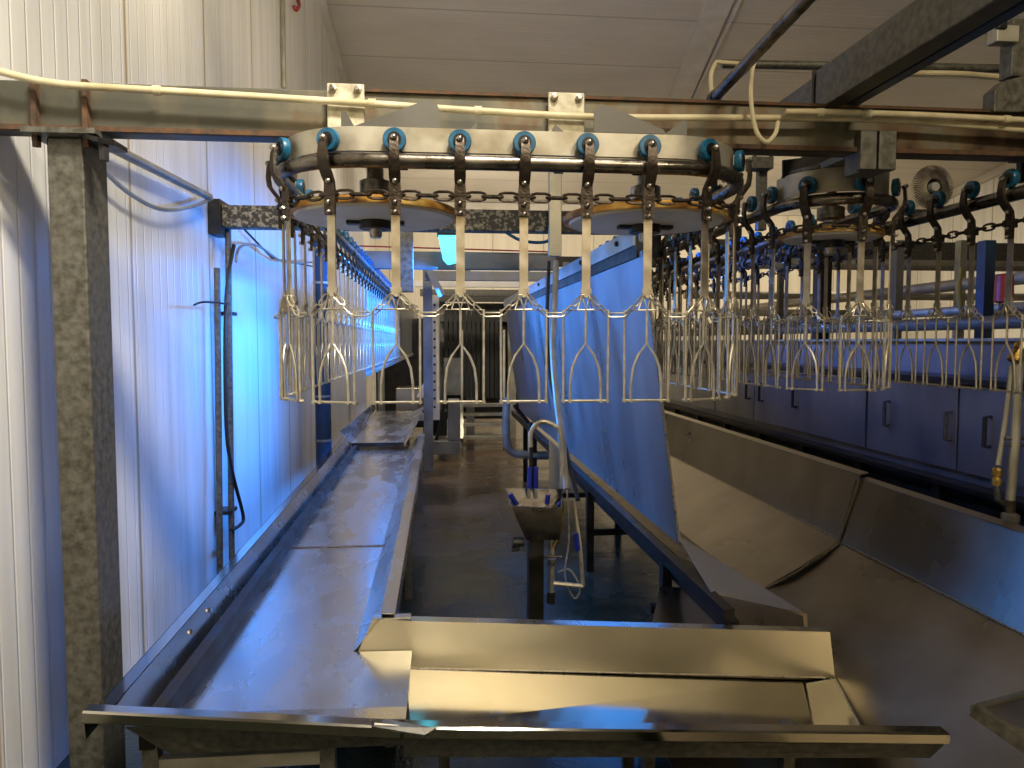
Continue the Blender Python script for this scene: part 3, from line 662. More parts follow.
fi_a = Vector((XS+.004, 2.30, ba.z-.004)); fi_b = Vector((1.27, 2.28, bb.z-.006))
MB().strip([[fi_a, fi_b], [ba, Vector((bb.x-.14, bb.y, bb.z+.0))]], .004).build('floor_sheet', 'stainless_tray', CT)
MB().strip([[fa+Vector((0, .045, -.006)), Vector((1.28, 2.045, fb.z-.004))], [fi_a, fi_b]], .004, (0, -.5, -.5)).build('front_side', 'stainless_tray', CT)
e1 = Vector((1.29, 2.06, fb.z-.002))
MB().plate([fi_b, Vector((bb.x-.14, bb.y, bb.z)), bb+Vector((0, 0, .004)), e1], .004, (0, 0, 1)).build('end_side', 'stainless_tray', CT)
MB().tube([bb+Vector((0, 0, .005)), e1], .005, 6).build('end_edge', 'bolt_steel', CT)
MB().tube([ba+Vector((0, -.003, .002)), bb+Vector((0, -.003, .002))], .0025, 5).build('fold_line', 'bolt_steel', CT)
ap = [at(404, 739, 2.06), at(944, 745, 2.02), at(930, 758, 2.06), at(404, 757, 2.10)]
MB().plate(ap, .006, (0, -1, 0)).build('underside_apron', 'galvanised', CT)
MB().plate([ta+Vector((0, .05, -.01)), tb+Vector((0, .05, -.01)), tb+Vector((-.05, .02, -.26)), ta+Vector((0, .02, -.26))], .004, (0, 1, 0)).build('rear_apron', 'stainless_brushed', CT)
for x, y in ((0.0, 2.62), (.7, 2.35), (.7, 2.62), (1.2, 2.35)):
    MB().box((x-.02, y-.02, 0), (x+.02, y+.02, .32)).build('leg', 'galvanised', CT)
q = at(414, 618, 2.78)
o = MB().plate([at(392, 615, 2.79), at(438, 618, 2.79), at(437, 623, 2.75), at(394, 620, 2.75)], .006, (0, 0, 1)).build('joint_strip', 'blue_plastic_and_lit_metal'); tag(o, 'bright blue-lit metal strip lying over the back rim joint of the trough corner', 'strip')  # metal strip; the blue light on it is painted as its colour
# far upper trough
UT = thing('upper_trough', at(380, 430, 8.5), 'short raised stainless trough overlapping the far end of the long trough', 'trough')
def upz(px, py, Y): return at(px, py, Y)
MB().plate([at(352, 443, 7.3), at(404, 443, 7.3), at(414, 411, 9.6), at(374, 411, 9.6)], .01, (0, 0, 1)).build('floor_sheet', 'stainless', UT)
MB().plate([at(340, 431, 7.3), at(352, 443, 7.3), at(376, 409, 9.6), at(375, 402, 9.6)], .01, (1, 0, .6)).build('left_side', 'stainless', UT)
MB().plate([at(404, 443, 7.3), at(411, 435, 7.3), at(424, 406, 9.6), at(414, 411, 9.6)], .01, (-1, 0, .6)).build('right_side', 'stainless', UT)
MB().box((at(352, 443, 7.3).x, 7.29, at(352, 447, 7.3).z), (at(404, 443, 7.3).x, 7.3, at(352, 443, 7.3).z)).build('front_lip', 'dark_steel', UT)
for px, Y in ((358, 8.6), (408, 8.6)): q = at(px, 430, Y); MB().box((q.x-.02, Y-.02, 0), (q.x+.02, Y+.02, .52)).build('leg', 'galvanised', UT)
# guard sheet behind the left shackle row
o = MB().plate([at(366, 374, 6.6), at(418, 351, 12.5), at(418, 306, 12.5), at(366, 285, 6.6)], .01, (1, 0, 0)).build('splash_guard', 'stainless_panel')
tag(o, 'blue-lit sheet guard hanging behind the far half of the left shackle row', 'guard panel')
o = MB().bar(at(366, 375, 6.58), at(418, 352, 12.4), .02, .03).build('guard_edge_bar', 'galvanised_light'); tag(o, 'pale bar along the bottom edge of the left guard sheet', 'bar')
# ================================================================== RIGHT PANEL, BLACK RAIL
RP = thing('splash_guard', (1.05, 5.5, .72), 'tall blue-lit stainless splash panel standing in the middle beside the walkway', 'panel')
pa, pb = at(680, 545, 3.37), at(643, 250, 3.37)
pc, pd = Vector((1.02, 9.5, .74)), Vector((.84, 9.5, 2.05))
pe = Vector((pa.x-.03, 3.9, .715))
n_ = 9; rows = []
for i in range(n_):
    f_ = i/(n_-1); lo = pa.lerp(pc, f_); hi = pb.lerp(pd, f_); rows.append([lo, lo.lerp(hi, .5)+Vector((.006*math.sin(i*2.1), 0, 0)), hi])
MB().strip(rows, .006, (1, 0, 0)).build('panel_sheet', 'stainless_panel', RP)
MB().bar(pa+Vector((-.004, -.002, 0)), pb+Vector((-.004, -.002, 0)), .012, .008).build('edge_fold', 'bolt_steel', RP)
ha, hb = Vector((pb.x-.02, 3.45, 2.16)), Vector((pd.x-.02, 9.5, 2.16))
MB().bar(ha, hb, .012, .085).bar(ha+Vector((.06, 0, .04)), hb+Vector((.06, 0, .04)), .12, .01).build('top_angle', 'stainless_panel', RP)
MB().box((ha.x+.006, 3.44, 2.06), (ha.x+.13, 3.47, 2.20)).build('end_cap', 'black_rubber', RP)
MB().bar(ha+Vector((.03, .02, -.07)), hb+Vector((.03, 0, -.07)), .05, .06).build('shade_gap_bar', 'dark_steel', RP)  # dark bar put in for the shade of the gap below the angle
for i in range(5):
    y = 3.75+i*.9; MB().lathe([(.014, 0), (.014, -.012), (.004, -.016)], (ha.x-.006+(hb.x-ha.x)*(y-3.45)/6.05, y, 2.165), 'x', 8).build('bolt', 'dark_steel', RP)
for px in (563, 600, 572):
    pass
BR = thing('trough_support_frame', (1.0, 4.0, 0), 'black angle rail on legs along the walkway, carrying the right trough and splash panel', 'frame')
def rl(Y): return Vector((1.178-.058*(Y-2.8), Y, .515+.050*(Y-2.8) if Y < 6.5 else .70))
MB().bar(rl(2.82), rl(6.4), .05, .06).bar(rl(2.82)+Vector((.03, 0, -.06)), rl(6.4)+Vector((.03, 0, -.06)), .03, .08).bar(rl(6.4), (.93, 9.4, .72), .05, .06).build('top_rail', 'dark_steel', BR)
for y in (3.55, 5.04, 6.3, 8.4):
    xr_ = rl(y).x if y < 6.5 else .97
    MB().box((xr_-.02, y-.03, 0), (xr_+.03, y+.03, rl(y).z-.02)).build('leg', 'dark_steel', BR)
    MB().bar((1.06, y, .28), (1.9, y, .28), .04, .04).build('cross_bar', 'dark_steel', BR)
# ================================================================== RIGHT TROUGH
RT = thing('deep_trough', (1.7, 4.5, .3), 'deep wide V-shaped stainless trough sweeping from lower right to the back', 'trough')
def xs(Y, X, Z, wob=.004): return Vector((X+wob*math.sin(Y*3.1), Y, Z+wob*math.cos(Y*2.3)))
def prof_far(Y, t=0): return [xs(Y, 1.06, .70), xs(Y, 1.60, .40), xs(Y, 2.02, .63+t)]
YF = [3.45, 4.2, 5.2, 6.2, 7.4, 8.6, 9.8]
MB().strip([[rl(Y)+Vector((.03, 0, .03)) if Y < 6.5 else Vector((1.0, Y, .72)), Vector((1.58, Y, .385))] for Y in YF], .004).build('left_slope', 'stainless_brushed', RT)
MB().strip([[Vector((1.58, Y, .385)), Vector((1.80, Y, .50)), Vector((2.02, Y, .64))] for Y in YF], .004).build('right_slope', 'stainless_brushed', RT)
MB().strip([[Vector((2.02, Y, .64)), Vector((2.12, Y, .975))] for Y in YF], .004, (1, 0, 0)).build('upper_side', 'stainless_brushed', RT)
MB().strip([[Vector((2.115, Y, .975)), Vector((2.165, Y, .985))] for Y in YF], .006).build('far_rim', 'stainless_brushed', RT)
MB().tube([(2.02, 3.45, .642), (2.02, 9.8, .642)], .004, 6).build('fold_weld', 'bolt_steel', RT)
YN = [.6, 1.2, 1.8, 2.4, 2.9, 3.2, 3.45]
def nb(Y):    # bottom edge rises into the far section with a smooth dip
    f_ = max(0, (Y-2.9)/.55); f_ = f_*f_*(3-2*f_); return Vector((1.30+.28*f_, Y, .10+.28*f_))
rows = []
for Y in YN:
    b0 = nb(Y); t0 = Vector((2.02, Y, .625)); rows.append([b0.lerp(t0, k/6)+Vector((0, 0, -.035*math.sin(PI*k/6))) for k in range(7)])
MB().strip(rows, .005).build('near_slope', 'stainless_brushed', RT)
MB().strip([[nb(Y)+Vector((-.5, 0, .05)), nb(Y)] for Y in YN], .005).build('near_floor', 'stainless_brushed', RT)
MB().strip([[Vector((2.02, Y, .625)), Vector((2.115, Y, .955))] for Y in YN], .005, (1, 0, 0)).build('near_upper_side', 'stainless_brushed', RT)
MB().strip([[Vector((2.11, Y, .955)), Vector((2.16, Y, .962))] for Y in YN], .006).build('near_rim', 'stainless_brushed', RT)
MB().tube([(2.018, .6, .630), (2.018, 2.0, .629), (2.018, 3.45, .630)], .0045, 6).build('near_fold_weld', 'bolt_steel', RT)
MB().tube([nb(3.44)+Vector((0, 0, .004)), Vector((1.8, 3.44, .49)), (2.018, 3.45, .635), (2.10, 3.45, .95)], .005, 6).build('joint_weld', 'cast_iron', RT)
for x, y in ((2.1, 3.5), (2.1, 5.5), (2.1, 7.5), (1.5, 6.0)): MB().box((x-.025, y-.025, 0), (x+.025, y+.025, .5 if x > 2 else .37)).build('leg', 'dark_steel', RT)
q = atx(689, 440, 2.06)
MB().tube([atx(686, 447, 2.075), atx(686, 436, 2.085), atx(690, 432, 2.09), atx(692, 440, 2.08), atx(689, 448, 2.07)], .006, 6, closed=True).build('lifting_eye', 'bolt_steel', RT)
# striated chute plate
c = thing('chute_plate', at(740, 600, 3.0), 'ridged stainless chute plate with folded end below the front corner of the blue panel', 'plate')
A, B, C2, D = at(680, 543, 3.36), at(806, 611, 2.95), at(742, 583, 3.0), at(715, 560, 3.3)
E = at(752, 600, 2.86)
MB().plate([at(676, 534, 3.42), at(807, 614, 2.95), at(711, 592, 3.0)], .004, (0, -.2, 1)).build('ridged_sheet', 'striated', c)
MB().plate([at(807, 614, 2.95), at(808, 632, 2.95), at(760, 604, 2.96)], .004, (0, -1, 0)).build('folded_end', 'stainless_brushed', c)
MB().plate([at(711, 593, 3.0), at(803, 616, 2.94), at(805, 633, 2.82), at(752, 633, 2.82)], .004, (0, 0, 1)).build('lower_sheet', 'stainless_brushed', c)
# steel tray corner at the lower right
c = thing('tray_corner', at(1010, 722, 1.7), 'battered steel tray corner poking in at the lower right', 'tray')
k0, k1, k2, k3 = at(973, 709, 1.7), at(1040, 690, 1.9), at(1100, 760, 1.5), at(1030, 748, 1.6)
MB().plate([k0, k3, k2, k1], .006, (0, 0, 1)).build('tray_sheet', 'stainless_brushed', c)
MB().bar(k0, k3, .02, .035).bar(k0, k1, .015, .015).build('folded_rim', 'galvanised', c)
# ================================================================== CABINETS (right)
CX = 3.15
def cy(px): return atx(px, 400, CX).y
zt, zb_ = 1.40, .80
c = thing('scald_tank', (CX+.4, 6.5, 0), 'long low stainless tank with hinged doors standing behind the rightmost shackle row', 'tank')
MB().box((CX+.02, 2.6, zb_), (CX+.9, 12, zt)).build('tank_body', 'tank_steel', c)
MB().box((CX-.05, 2.6, zt), (CX+.35, 12, zt+.03)).build('black_ledge', 'black_rubber', c)
MB().box((CX+.45, 2.6, zt), (CX+1.1, 12, 1.655)).build('upper_hood', 'tank_steel', c, bevel=.01)
MB().box((CX+.40, 2.6, 1.655), (CX+1.15, 12, 1.675)).build('hood_top', 'galvanised_light', c)
seams = [2.7, cy(960), cy(868), cy(755), cy(716), cy(690), 11.9]
for i in range(len(seams)-1):
    y0, y1 = sorted((seams[i], seams[i+1]))
    d_ = MB().box((CX-.012+.003*(i % 2), y0+.012, zb_+.06), (CX+.0195, y1-.012, zt-.01)).build('door', 'tank_steel', c, bevel=.004)
    if i < 5:
        hs = {0: [978], 1: [940, 880], 2: [790], 3: [757], 4: [744]}.get(i, [])
        for h in hs:
            p = atx(h, {978: 431, 940: 425, 880: 413, 790: 397, 757: 392, 744: 390}[h], CX-.05); mt = 'black_rubber' if h != 940 and h != 880 else 'galvanised'
            hh = .085; w_ = .05
            MB().tube([(CX-.012, p.y-w_, p.z+hh), (CX-.05, p.y-w_, p.z+hh), (CX-.05, p.y-w_, p.z-hh), (CX-.012, p.y-w_, p.z-hh)], .013, 8).build('handle', mt, d_)
MB().box((CX-.10, 2.6, zb_-.03), (CX+.0, 12, zb_+.0)).box((CX-.03, 2.6, zb_-.16), (CX+.0, 12, zb_-.10)).build('base_rail', 'dark_steel', c)
MB().box((CX+.10, 2.6, .12), (CX+.2, 12, zb_-.03)).build('base_skirt', 'dark_steel', c)
for i in range(10):
    y = 3.3+i*.85; MB().box((CX-.08, y, 0), (CX-.02, y+.07, zb_-.03)).build('leg', 'dark_steel', c)
# pipes over the hood
for i, (z, r_, dx, lab) in enumerate(((1.79, .05, .8, 'thick grey pipe lying just above the tank hood'), (1.92, .04, 1.3, 'second grey pipe behind and above the thick one over the tank'), (2.22, .06, 2.0, 'stout pale pipe crossing high behind the tank'))):
    o = MB().tube([(CX+dx, 2.8, z), (CX+dx, 12, z)], r_, 12).build('tank_pipe', 'galvanised_light' if i else 'galvanised'); tag(o, lab, 'pipe')
for i, (y, z) in enumerate(((9.5, 2.05), (10.5, 2.35), (9.0, 1.88), (8.0, 2.55))):
    o = MB().tube([(3.6, y, z), (11.4, y, z)], .05+.01*(i % 2), 10).build('cross_pipe', 'galvanised_light')
    tag(o, ('pale horizontal pipe in the background over the tank, %s from the bottom' % ['second', 'third', 'lowest', 'highest'][i]) if i != 2 else 'lowest pale horizontal pipe in the background over the tank', 'pipe')
o = MB().box((3.4, 8.9, 2.62), (11.4, 9.3, 2.95)).build('air_duct', 'galvanised'); tag(o, 'wide dull grey duct in the background just below the rightmost rail', 'duct')
for px, w_, Y, mt, lab in ((990, 16, 5.2, 'dark_blue_paint_and_light', 'dark blue square post behind the rightmost shackle row'), (826, 16, 7.2, 'dark_steel', 'dark square post left of the small wheel shackles'), (900, 12, 7.01, 'grey_paint', 'grey post behind the rightmost row beside the small wheel'), (782, 8, 9, 'galvanised', 'thin grey far post behind the middle shackle rows'), (963, 12, 7.5, 'galvanised_light', 'pale upright pipe left of the dark blue post')):
    a = at(px-w_/2, 340, Y); b_ = at(px+w_/2, 205, Y)
    o = MB().box((a.x, Y, 1.675 if a.x < CX+1.1 and a.x > CX+.4 else 0.0), (b_.x, Y+(b_.x-a.x), at(px, 240, Y).z)).build('upright_post', mt, bevel=.004); tag(o, lab, 'post')
q = at(1004, 288, 5.0)
c = thing('red_canister', q, 'red container behind the last shackles at the right edge', 'canister')
MB().lathe([(.05, -.11), (.065, -.10), (.06, .09), (.045, .10)], q, n=16).build('canister_body', 'red_plastic', c)
MB().tube([q+Vector((0, 0, -.11)), q+Vector((0, 0, -.20))], .03, 8).build('black_cap', 'black_rubber', c)
o = MB().tube(smooth_path([at(962, 268, 5.6), at(958, 290, 5.6), at(962, 312, 5.6)]), .022, 8).build('rope_bundle', 'rope_yellow'); tag(o, 'yellowish rope bundle hanging against the pale upright pipe', 'rope')
# finned fan motor
q = at(934, 187, 5.0)
c = thing('finned_fan', q, 'round fan with radial metal fins behind the small wheel', 'fan')
m = MB()
for i in range(56):
    a = 2*PI*i/56
    m.bar(q+Vector((math.cos(a)*.06, 0, math.sin(a)*.06)), q+Vector((math.cos(a)*.16, .02, math.sin(a)*.16)), .007, .02, (0, 1, 0))
m.build('fins', 'strap_steel', c)
MB().lathe([(.13, .02), (.13, .04)], q, 'y', 24).build('back_disc', 'dark_steel', c)
MB().lathe([(.032, -.02), (.034, .0), (.034, .02)], q, 'y', 20).build('hub_cap', 'white_plastic', c)
MB().tube([q+Vector((-.2, .06, -.17)), q+Vector((.2, .06, -.17))], .02, 8).build('mount_bar', 'galvanised', c)
# ================================================================== RIGHT FOREGROUND VALVE PIPE, HANGER
VP = thing('valve_pipe', at(1012, 530, 2.6), 'upright steel pipe with brass valves and clamps at the right edge', 'pipe')
MB().tube([at(1019, 345, 2.6), at(1015, 440, 2.6), at(1010, 500, 2.6)], .017, 12).build('pipe_body', 'galvanised_light', VP)
MB().tube([at(1010, 500, 2.6), at(1009, 540, 2.6)], .019, 12).build('pipe_elbow', 'cast_iron', VP)
q = at(1019, 352, 2.57); mm = Matrix.Rotation(.5, 3, 'Y')
MB().lathe([(.018, -.045), (.027, -.04), (.027, -.012), (.021, -.008), (.021, .006), (.027, .01), (.027, .035), (.02, .04)], q, 'z', 10, mm).build('brass_coupling', 'brass', VP)
for dz in (-3, 4): MB().tube([at(1005, 441+dz, 2.6), at(1026, 441+dz, 2.6)], .006, 8).build('clamp', 'bolt_steel', VP)
MB().lathe([(.025, -.035), (.032, -.03), (.032, -.005), (.024, 0), (.032, .005), (.032, .03), (.025, .035)], at(1010, 522, 2.58), n=8).build('union_nut', 'galvanised', VP)
MB().tube(smooth_path([at(1012, 365, 2.62), at(1005, 420, 2.62), at(998, 465, 2.62)]), .010, 10).build('side_pipe', 'galvanised_light', VP)
MB().lathe([(.010, -.045), (.017, -.04), (.017, -.015), (.012, -.01), (.018, 0), (.018, .02), (.010, .03)], at(997, 475, 2.6), n=8).build('brass_valve', 'brass', VP)
MB().tube([at(996, 484, 2.6), at(998, 500, 2.58), at(1004, 504, 2.58)], .012, 8).build('black_elbow', 'black_rubber', VP)
MB().tube([at(1009, 540, 2.6), Vector((at(1009, 540, 2.6).x, 2.6, .0))], .019, 10).build('lower_pipe', 'cast_iron', VP)
c = thing('beam_clamp', at(1012, 100, 2.5), 'grey steel clamp assembly on the cross beam at the top right corner', 'bracket')
def bx(px0, py0, px1, py1, Y, dep, name, mat):
    a, b_ = at(px0, py1, Y), at(px1, py0, Y); MB().box((a.x, Y, a.z), (b_.x, Y+dep, b_.z)).build(name, mat, c, bevel=.004)
bx(1011, 20, 1060, 76, 2.48, .06, 'web_plate', 'galvanised')
bx(997, 25, 1020, 41, 2.46, .05, 'bracket_foot', 'galvanised_light')
bx(999, 0, 1009, 28, 2.45, .02, 'strap', 'dark_steel')
MB().plate([at(994, 112, 2.47), at(995, 90, 2.47), at(1006, 80, 2.47), at(1030, 74, 2.47), at(1040, 112, 2.47)], .06, (0, -1, 0)).build('jaw', 'galvanised', c, bevel=.004)
c = thing('rail_bracket', at(1020, 160, 2.75), 'small dark bracket hanging under the cross beam at the right edge', 'bracket')
bx(1015, 155, 1040, 161, 2.7, .04, 'foot', 'dark_steel'); bx(1021, 160, 1028, 182, 2.7, .03, 'stem', 'dark_steel')
# ================================================================== KNIFE SINK
SK = thing('knife_sink', (.45, 3.4, 0), 'small stainless sink on a post with blue knife handles, beside the walkway', 'sink')
t_ = [at(511, 506, 3.2), at(562, 508, 3.2), at(563, 489, 3.6), at(505, 488, 3.6)]
b4 = [at(526, 540, 3.25), at(560, 540, 3.25), at(556, 530, 3.5), at(526, 530, 3.5)]
m = MB(); vs = t_+b4; off = [v+Vector((0, 0, -.004)) for v in vs]
inner = [v.lerp(sum(t_, Vector())/4, .04) for v in t_]+[v.lerp(sum(b4, Vector())/4, .08)+Vector((0, 0, .008)) for v in b4]
fs = [(4, 5, 1, 0), (5, 6, 2, 1), (6, 7, 3, 2), (7, 4, 0, 3), (7, 6, 5, 4)]
m.add(vs+inner, fs+[tuple(i+8 for i in f[::-1]) for f in fs]+[(0, 1, 9, 8), (1, 2, 10, 9), (2, 3, 11, 10), (3, 0, 8, 11)])
m.build('bowl', 'rail_steel', SK)
MB().box((.405, 3.33, 0), (.475, 3.42, .76)).build('post', 'dark_steel', SK)
sp = [at(549, 440, 3.62), at(566, 456, 3.62), at(563, 489, 3.62), at(549, 489, 3.62)]
MB().plate(sp, .005, (0, -1, 0)).build('splash_plate', 'stainless_panel', SK)
MB().tube(smooth_path([at(531, 447, 3.55), at(531, 432, 3.55), at(540, 422, 3.55), at(553, 425, 3.55), at(561, 436, 3.55), at(562, 488, 3.55)], 6), .012, 10).build('faucet', 'wire', SK)
MB().tube([at(531, 422, 3.58), at(531, 468, 3.58)], .010, 8).build('knife_rod', 'dark_steel', SK)
for p, q_ in (((529, 488), (530, 467)), ((536, 488), (536, 467)), ((510, 494), (517, 505)), ((547, 504), (548, 495)), ((557, 505), (561, 503))):
    Yh = 3.56 if p[1] == 488 else 3.4
    kt = thing('knife', at(*p, Yh), '', 'knife')
    MB().bar(at(*p, Yh), at(*p, Yh)+Vector((0, 0, -.05)), .016, .003).build('blade', 'wire', kt)
    o = MB().tube([at(*p, Yh), at(*q_, Yh)], .012, 8).build('handle', 'blue_handle', kt)
    tag(kt, {529: 'upright blue knife handle at the back rim of the sink, left of the pair', 536: 'upright blue knife handle at the back rim of the sink, right of the pair', 510: 'blue handle leaning in the left corner of the sink bowl', 547: 'short blue handle in the middle of the sink bowl', 557: 'short blue handle at the right end of the sink bowl'}[p[0]], 'knife')
MB().tube([at(513, 542, 3.3), at(524, 542, 3.3)], .022, 8).tube([at(517, 542, 3.3), at(517, 549, 3.3), at(512, 549, 3.3)], .014, 8).build('knee_switch', 'black_rubber', SK)
c = thing('valve_set', at(556, 580, 3.4), 'small grey valve and pipe set hanging right of the sink post', 'valve')
MB().tube([at(552, 535, 3.38), at(552, 600, 3.38)], .012, 8).tube([at(551, 583, 3.38), at(583, 586, 3.38)], .011, 8).tube([at(583, 586, 3.38), at(580, 545, 3.38), at(573, 500, 3.4)], .010, 8).build('pipes', 'wire', c)
MB().tube([at(543, 557, 3.36), at(562, 557, 3.36)], .007, 6).lathe([(.02, -.015), (.02, .015)], at(552, 562, 3.38), n=8).build('tap', 'bolt_steel', c)
MB().tube([at(576, 533, 3.38), at(578, 550, 3.38)], .014, 8).build('blue_joint', 'blue_handle', c)
MB().tube([at(551, 592, 3.38), at(551, 603, 3.38)], .020, 8).build('black_joint', 'black_rubber', c)
o = MB().tube(smooth_path([at(563, 500, 3.36), at(561, 530, 3.36), at(553, 548, 3.36)]), .007, 6).build('orange_hose', 'brass'); tag(o, 'short tan hose curving from the sink to its tap', 'hose')
o = MB().tube(smooth_path([at(567, 490, 3.42), at(569, 540, 3.42), at(565, 575, 3.42), at(574, 598, 3.42), at(580, 588, 3.42), at(570, 570, 3.42), at(558, 572, 3.42)], 8), .005, 6).build('thin_hose', 'wire'); tag(o, 'thin pale hose looping below the valve set by the sink', 'hose')
o = MB().tube(smooth_path([at(556, 262, 4.7), at(555, 300, 4.5), at(553, 350, 4.2), at(557, 400, 3.9), at(562, 440, 3.7), at(567, 490, 3.5)], 6), .020, 10).build('supply_hose', 'galvanised_light'); tag(o, 'thick pale supply hose hanging from above down to the sink', 'hose')
o = MB().tube(smooth_path([at(549, 262, 4.72), at(547, 320, 4.4), at(549, 370, 4.1), at(557, 410, 3.9), at(566, 450, 3.66), at(578, 500, 3.42)], 6), .012, 8).build('dark_hose', 'black_rubber'); tag(o, 'dark thinner hose hanging beside the thick pale supply hose', 'hose')
# ================================================================== BACK MACHINE AREA
c = thing('hook_rail', at(520, 440, 8.0), 'bent round steel tube rail standing behind the sink near the ladder', 'rail')
MB().tube(smooth_path([at(507, 398, 8), at(506, 420, 8), at(507, 444, 8), at(514, 453, 8), at(530, 455, 8), at(552, 455, 8)], 8), .045, 10).build('rail_tube', 'galvanised_light', c)
MB().bar(at(514, 405, 8), at(535, 430, 8), .05, .04).bar(at(534, 424, 8), at(534, 500, 8), .06, .06).build('strut', 'dark_steel', c)
c = thing('step_ladder', at(484, 446, 11.0), 'steel step ladder with four treads at the far end of the walkway', 'ladder')
for px in (462, 504): MB().bar(at(px, 404, 11.4), at(px, 440, 11.0), .05, .10).bar(at(px, 330, 11.4), at(px, 450, 11.2), .035, .035).build('side_rail', 'galvanised_light', c)
for i, py in enumerate((405, 414, 424, 437)):
    y = 11.4-i*.12; a, b_ = at(463, py, y), at(503, py, y); MB().box((a.x, y-.14, a.z-.02), (b_.x, y+.1, a.z+.02)).build('tread', 'galvanised_light', c)
c = thing('plucking_machine', at(480, 450, 12.2), 'dark machine frame with black hanging rubber strips at the end of the walkway', 'machine')
MB().box((at(440, 300, 12.6).x, 12.6, .3), (at(520, 300, 12.6).x, 13.4, at(480, 303, 12.6).z)).build('machine_body', 'dark_steel', c, bevel=.02)
for px in (441, 470, 512): q = at(px, 300, 12.3); MB().box((q.x-.07, 12.3, 0), (q.x+.07, 12.42, at(px, 296, 12.3).z)).build('post', 'grey_paint' if px != 512 else 'galvanised_light', c)
for py, px0, px1 in ((298, 425, 520), (318, 440, 510), (345, 440, 475)): a, b_ = at(px0, py, 12.25), at(px1, py, 12.25); MB().box((a.x, 12.2, a.z-.06), (b_.x, 12.3, a.z+.06)).build('cross_bar', 'galvanised', c)
for i in range(12):
    px = 446+i*4.6; q = at(px, 310, 12.1); MB().box((q.x-.03, 12.1, at(px, 398, 12.1).z), (q.x+.03, 12.12, q.z)).build('rubber_strip', 'black_rubber', c)
MB().box((at(444, 395, 12).x, 11.95, at(444, 395, 12).z), (at(462, 360, 12).x, 12.05, at(444, 358, 12).z)).build('control_box', 'grey_paint', c)
c = thing('side_cabinet', at(440, 450, 10.0), 'grey steel cabinet stand with open frame left of the ladder', 'cabinet')
for a, b_ in (((427, 455), (460, 441)), ((448, 441), (460, 400)), ((427, 441), (431, 404))):
    p, q = at(*a, 10), at(*b_, 10); MB().box((p.x, 10, p.z), (q.x, 10.3, q.z)).build('frame_panel', 'grey_paint', c, bevel=.01)
MB().tube(smooth_path([at(444, 402, 9.9), at(440, 425, 9.9), at(436, 440, 9.9)]), .025, 8).build('black_hose', 'black_rubber', c)
MB().box((at(430, 436, 10.2).x, 10.2, at(430, 436, 10.2).z), (at(447, 415, 10.2).x, 10.6, at(430, 412, 10.2).z)).build('drive_unit', 'dark_steel', c)
c = thing('perforated_bracket', at(435, 420, 9.8), 'white L-shaped perforated metal strip beyond the far trough', 'bracket')
p, q = at(430, 420, 9.8), at(439, 295, 9.8); MB().box((p.x, 9.8, p.z), (q.x, 9.86, q.z)).build('upright', 'trim_white', c)
p, q = at(388, 421, 9.8), at(430, 413, 9.8); MB().box((p.x, 9.8, p.z), (q.x, 9.86, q.z)).build('foot', 'trim_white', c)
m = MB()
for i in range(13): m.lathe([(.018, 0), (.018, -.008)], at(434.5, 305+i*8.5, 9.8), 'y', 8)
for i in range(5): m.lathe([(.018, 0), (.018, -.008)], at(394+i*8, 417, 9.8), 'y', 8)
o = m.build('holes', 'black_rubber', c); o['kind'] = 'stuff'
c = thing('steel_box', at(408, 410, 10.2), 'dull stainless box standing behind the far trough end', 'box')
p, q = at(396, 412, 10.2), at(430, 388, 10.2); MB().box((p.x, 10.2, p.z), (q.x, 10.8, q.z)).build('box_body', 'stainless_brushed', c, bevel=.01)
c2 = thing('machine_legs', at(408, 412, 10.3), 'dark frame carrying the stainless box behind the far trough', 'frame')
for px in (399, 426): g = at(px, 412, 10.35); MB().box((g.x-.04, 10.3, 0), (g.x+.04, 10.4, p.z)).build('leg', 'dark_steel', c2)
q = at(424, 383, 10.0)
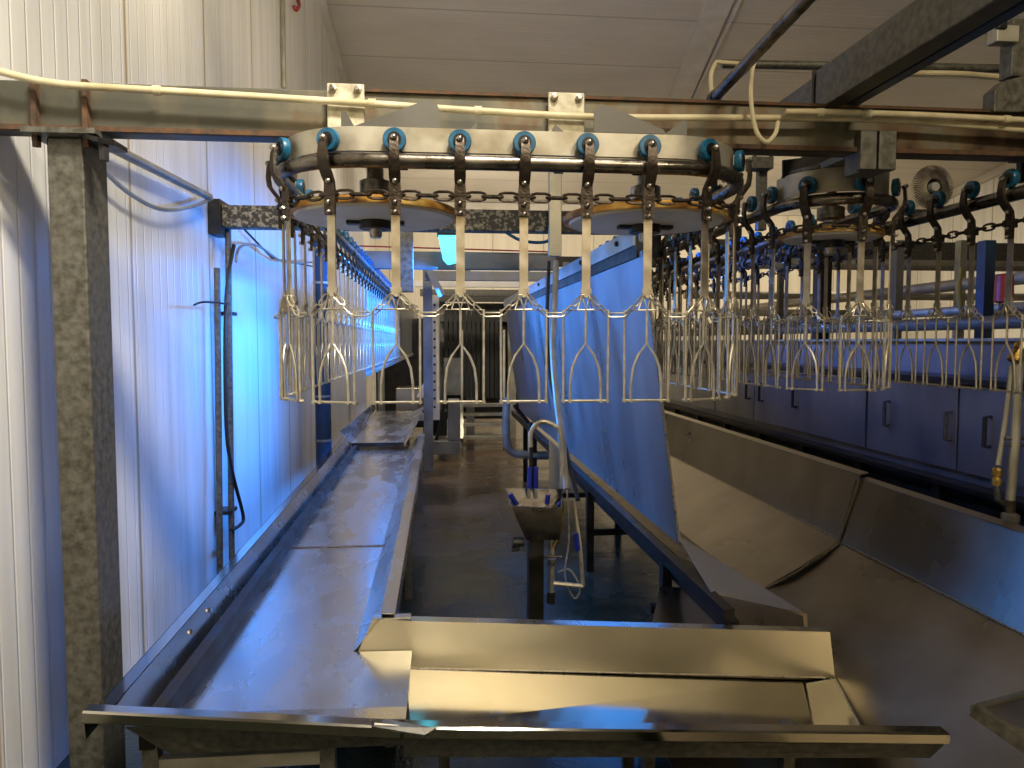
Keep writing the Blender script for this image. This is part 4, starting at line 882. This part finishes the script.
o = MB().plate([at(416, 398, 10), at(432, 399, 10), at(433, 376, 10), at(428, 372, 10), at(423, 384, 10)], .12, (0, -1, 0)).build('white_chute', 'white_plastic', bevel=.02); tag(o, 'small white plastic chute above the stainless box far down the line', 'chute')
c = thing('dark_hood', at(405, 395, 11.6), 'dark machine body behind the far end of the left shackle row', 'machine')
MB().box((at(376, 395, 11.4).x, 11.4, .3), (at(438, 300, 11.4).x, 12.2, at(400, 318, 11.4).z)).build('machine_body', 'dark_steel', c, bevel=.02)
MB().box((at(378, 395, 11.35).x, 11.3, .0), (at(384, 300, 11.4).x, 11.4, at(400, 318, 11.4).z)).build('front_post', 'grey_paint', c)
# roof steel beyond the lamp
for i, (py, px0, px1, Y, h, lab) in enumerate(((276, 425, 560, 8.5, 8, 'grey far crossbar below the blue-lit beam'), (284, 415, 520, 10.5, 5, 'thin pale crossbar further back under the blue-lit beam'), (293, 420, 560, 11.5, 6, 'grey lowest crossbar above the dark machine'), (262, 540, 700, 9, 8, 'dark far crossbar behind the blue panel top'))):
    a, b_ = at(px0, py+h/2, Y), at(px1, py-h/2, Y); o = MB().box((a.x, Y, a.z), (b_.x, Y+.1, b_.z)).build('far_crossbar', ('grey_paint', 'trim_white', 'galvanised', 'dark_steel')[i]); tag(o, lab, 'beam')
for i, (a, b_, Y, lab) in enumerate((((428, 268), (442, 296), 8.4, 'slanting grey brace left of the lamp'), ((470, 272), (447, 262), 9.5, 'thin slanting brace behind the lamp'), ((533, 264), (520, 276), 9.0, 'short slanting brace near the hanging post'))):
    o = MB().bar(at(*a, Y), at(*b_, Y), .08, .08).build('brace', 'grey_paint'); tag(o, lab, 'brace')
for i, (px, w_, Y, lab) in enumerate(((428, 8, 9.2, 'blue-grey upright post left of the perforated strip'), (566, 6, 8.8, 'grey upright post beside the supply hose top'))):
    a, b_ = at(px-w_/2, 450, Y), at(px+w_/2, 262, Y); o = MB().box((a.x, Y, 0 if i == 0 else 1.9), (b_.x, Y+.1, b_.z)).build('upright_post', 'grey_paint'); tag(o, lab, 'post')
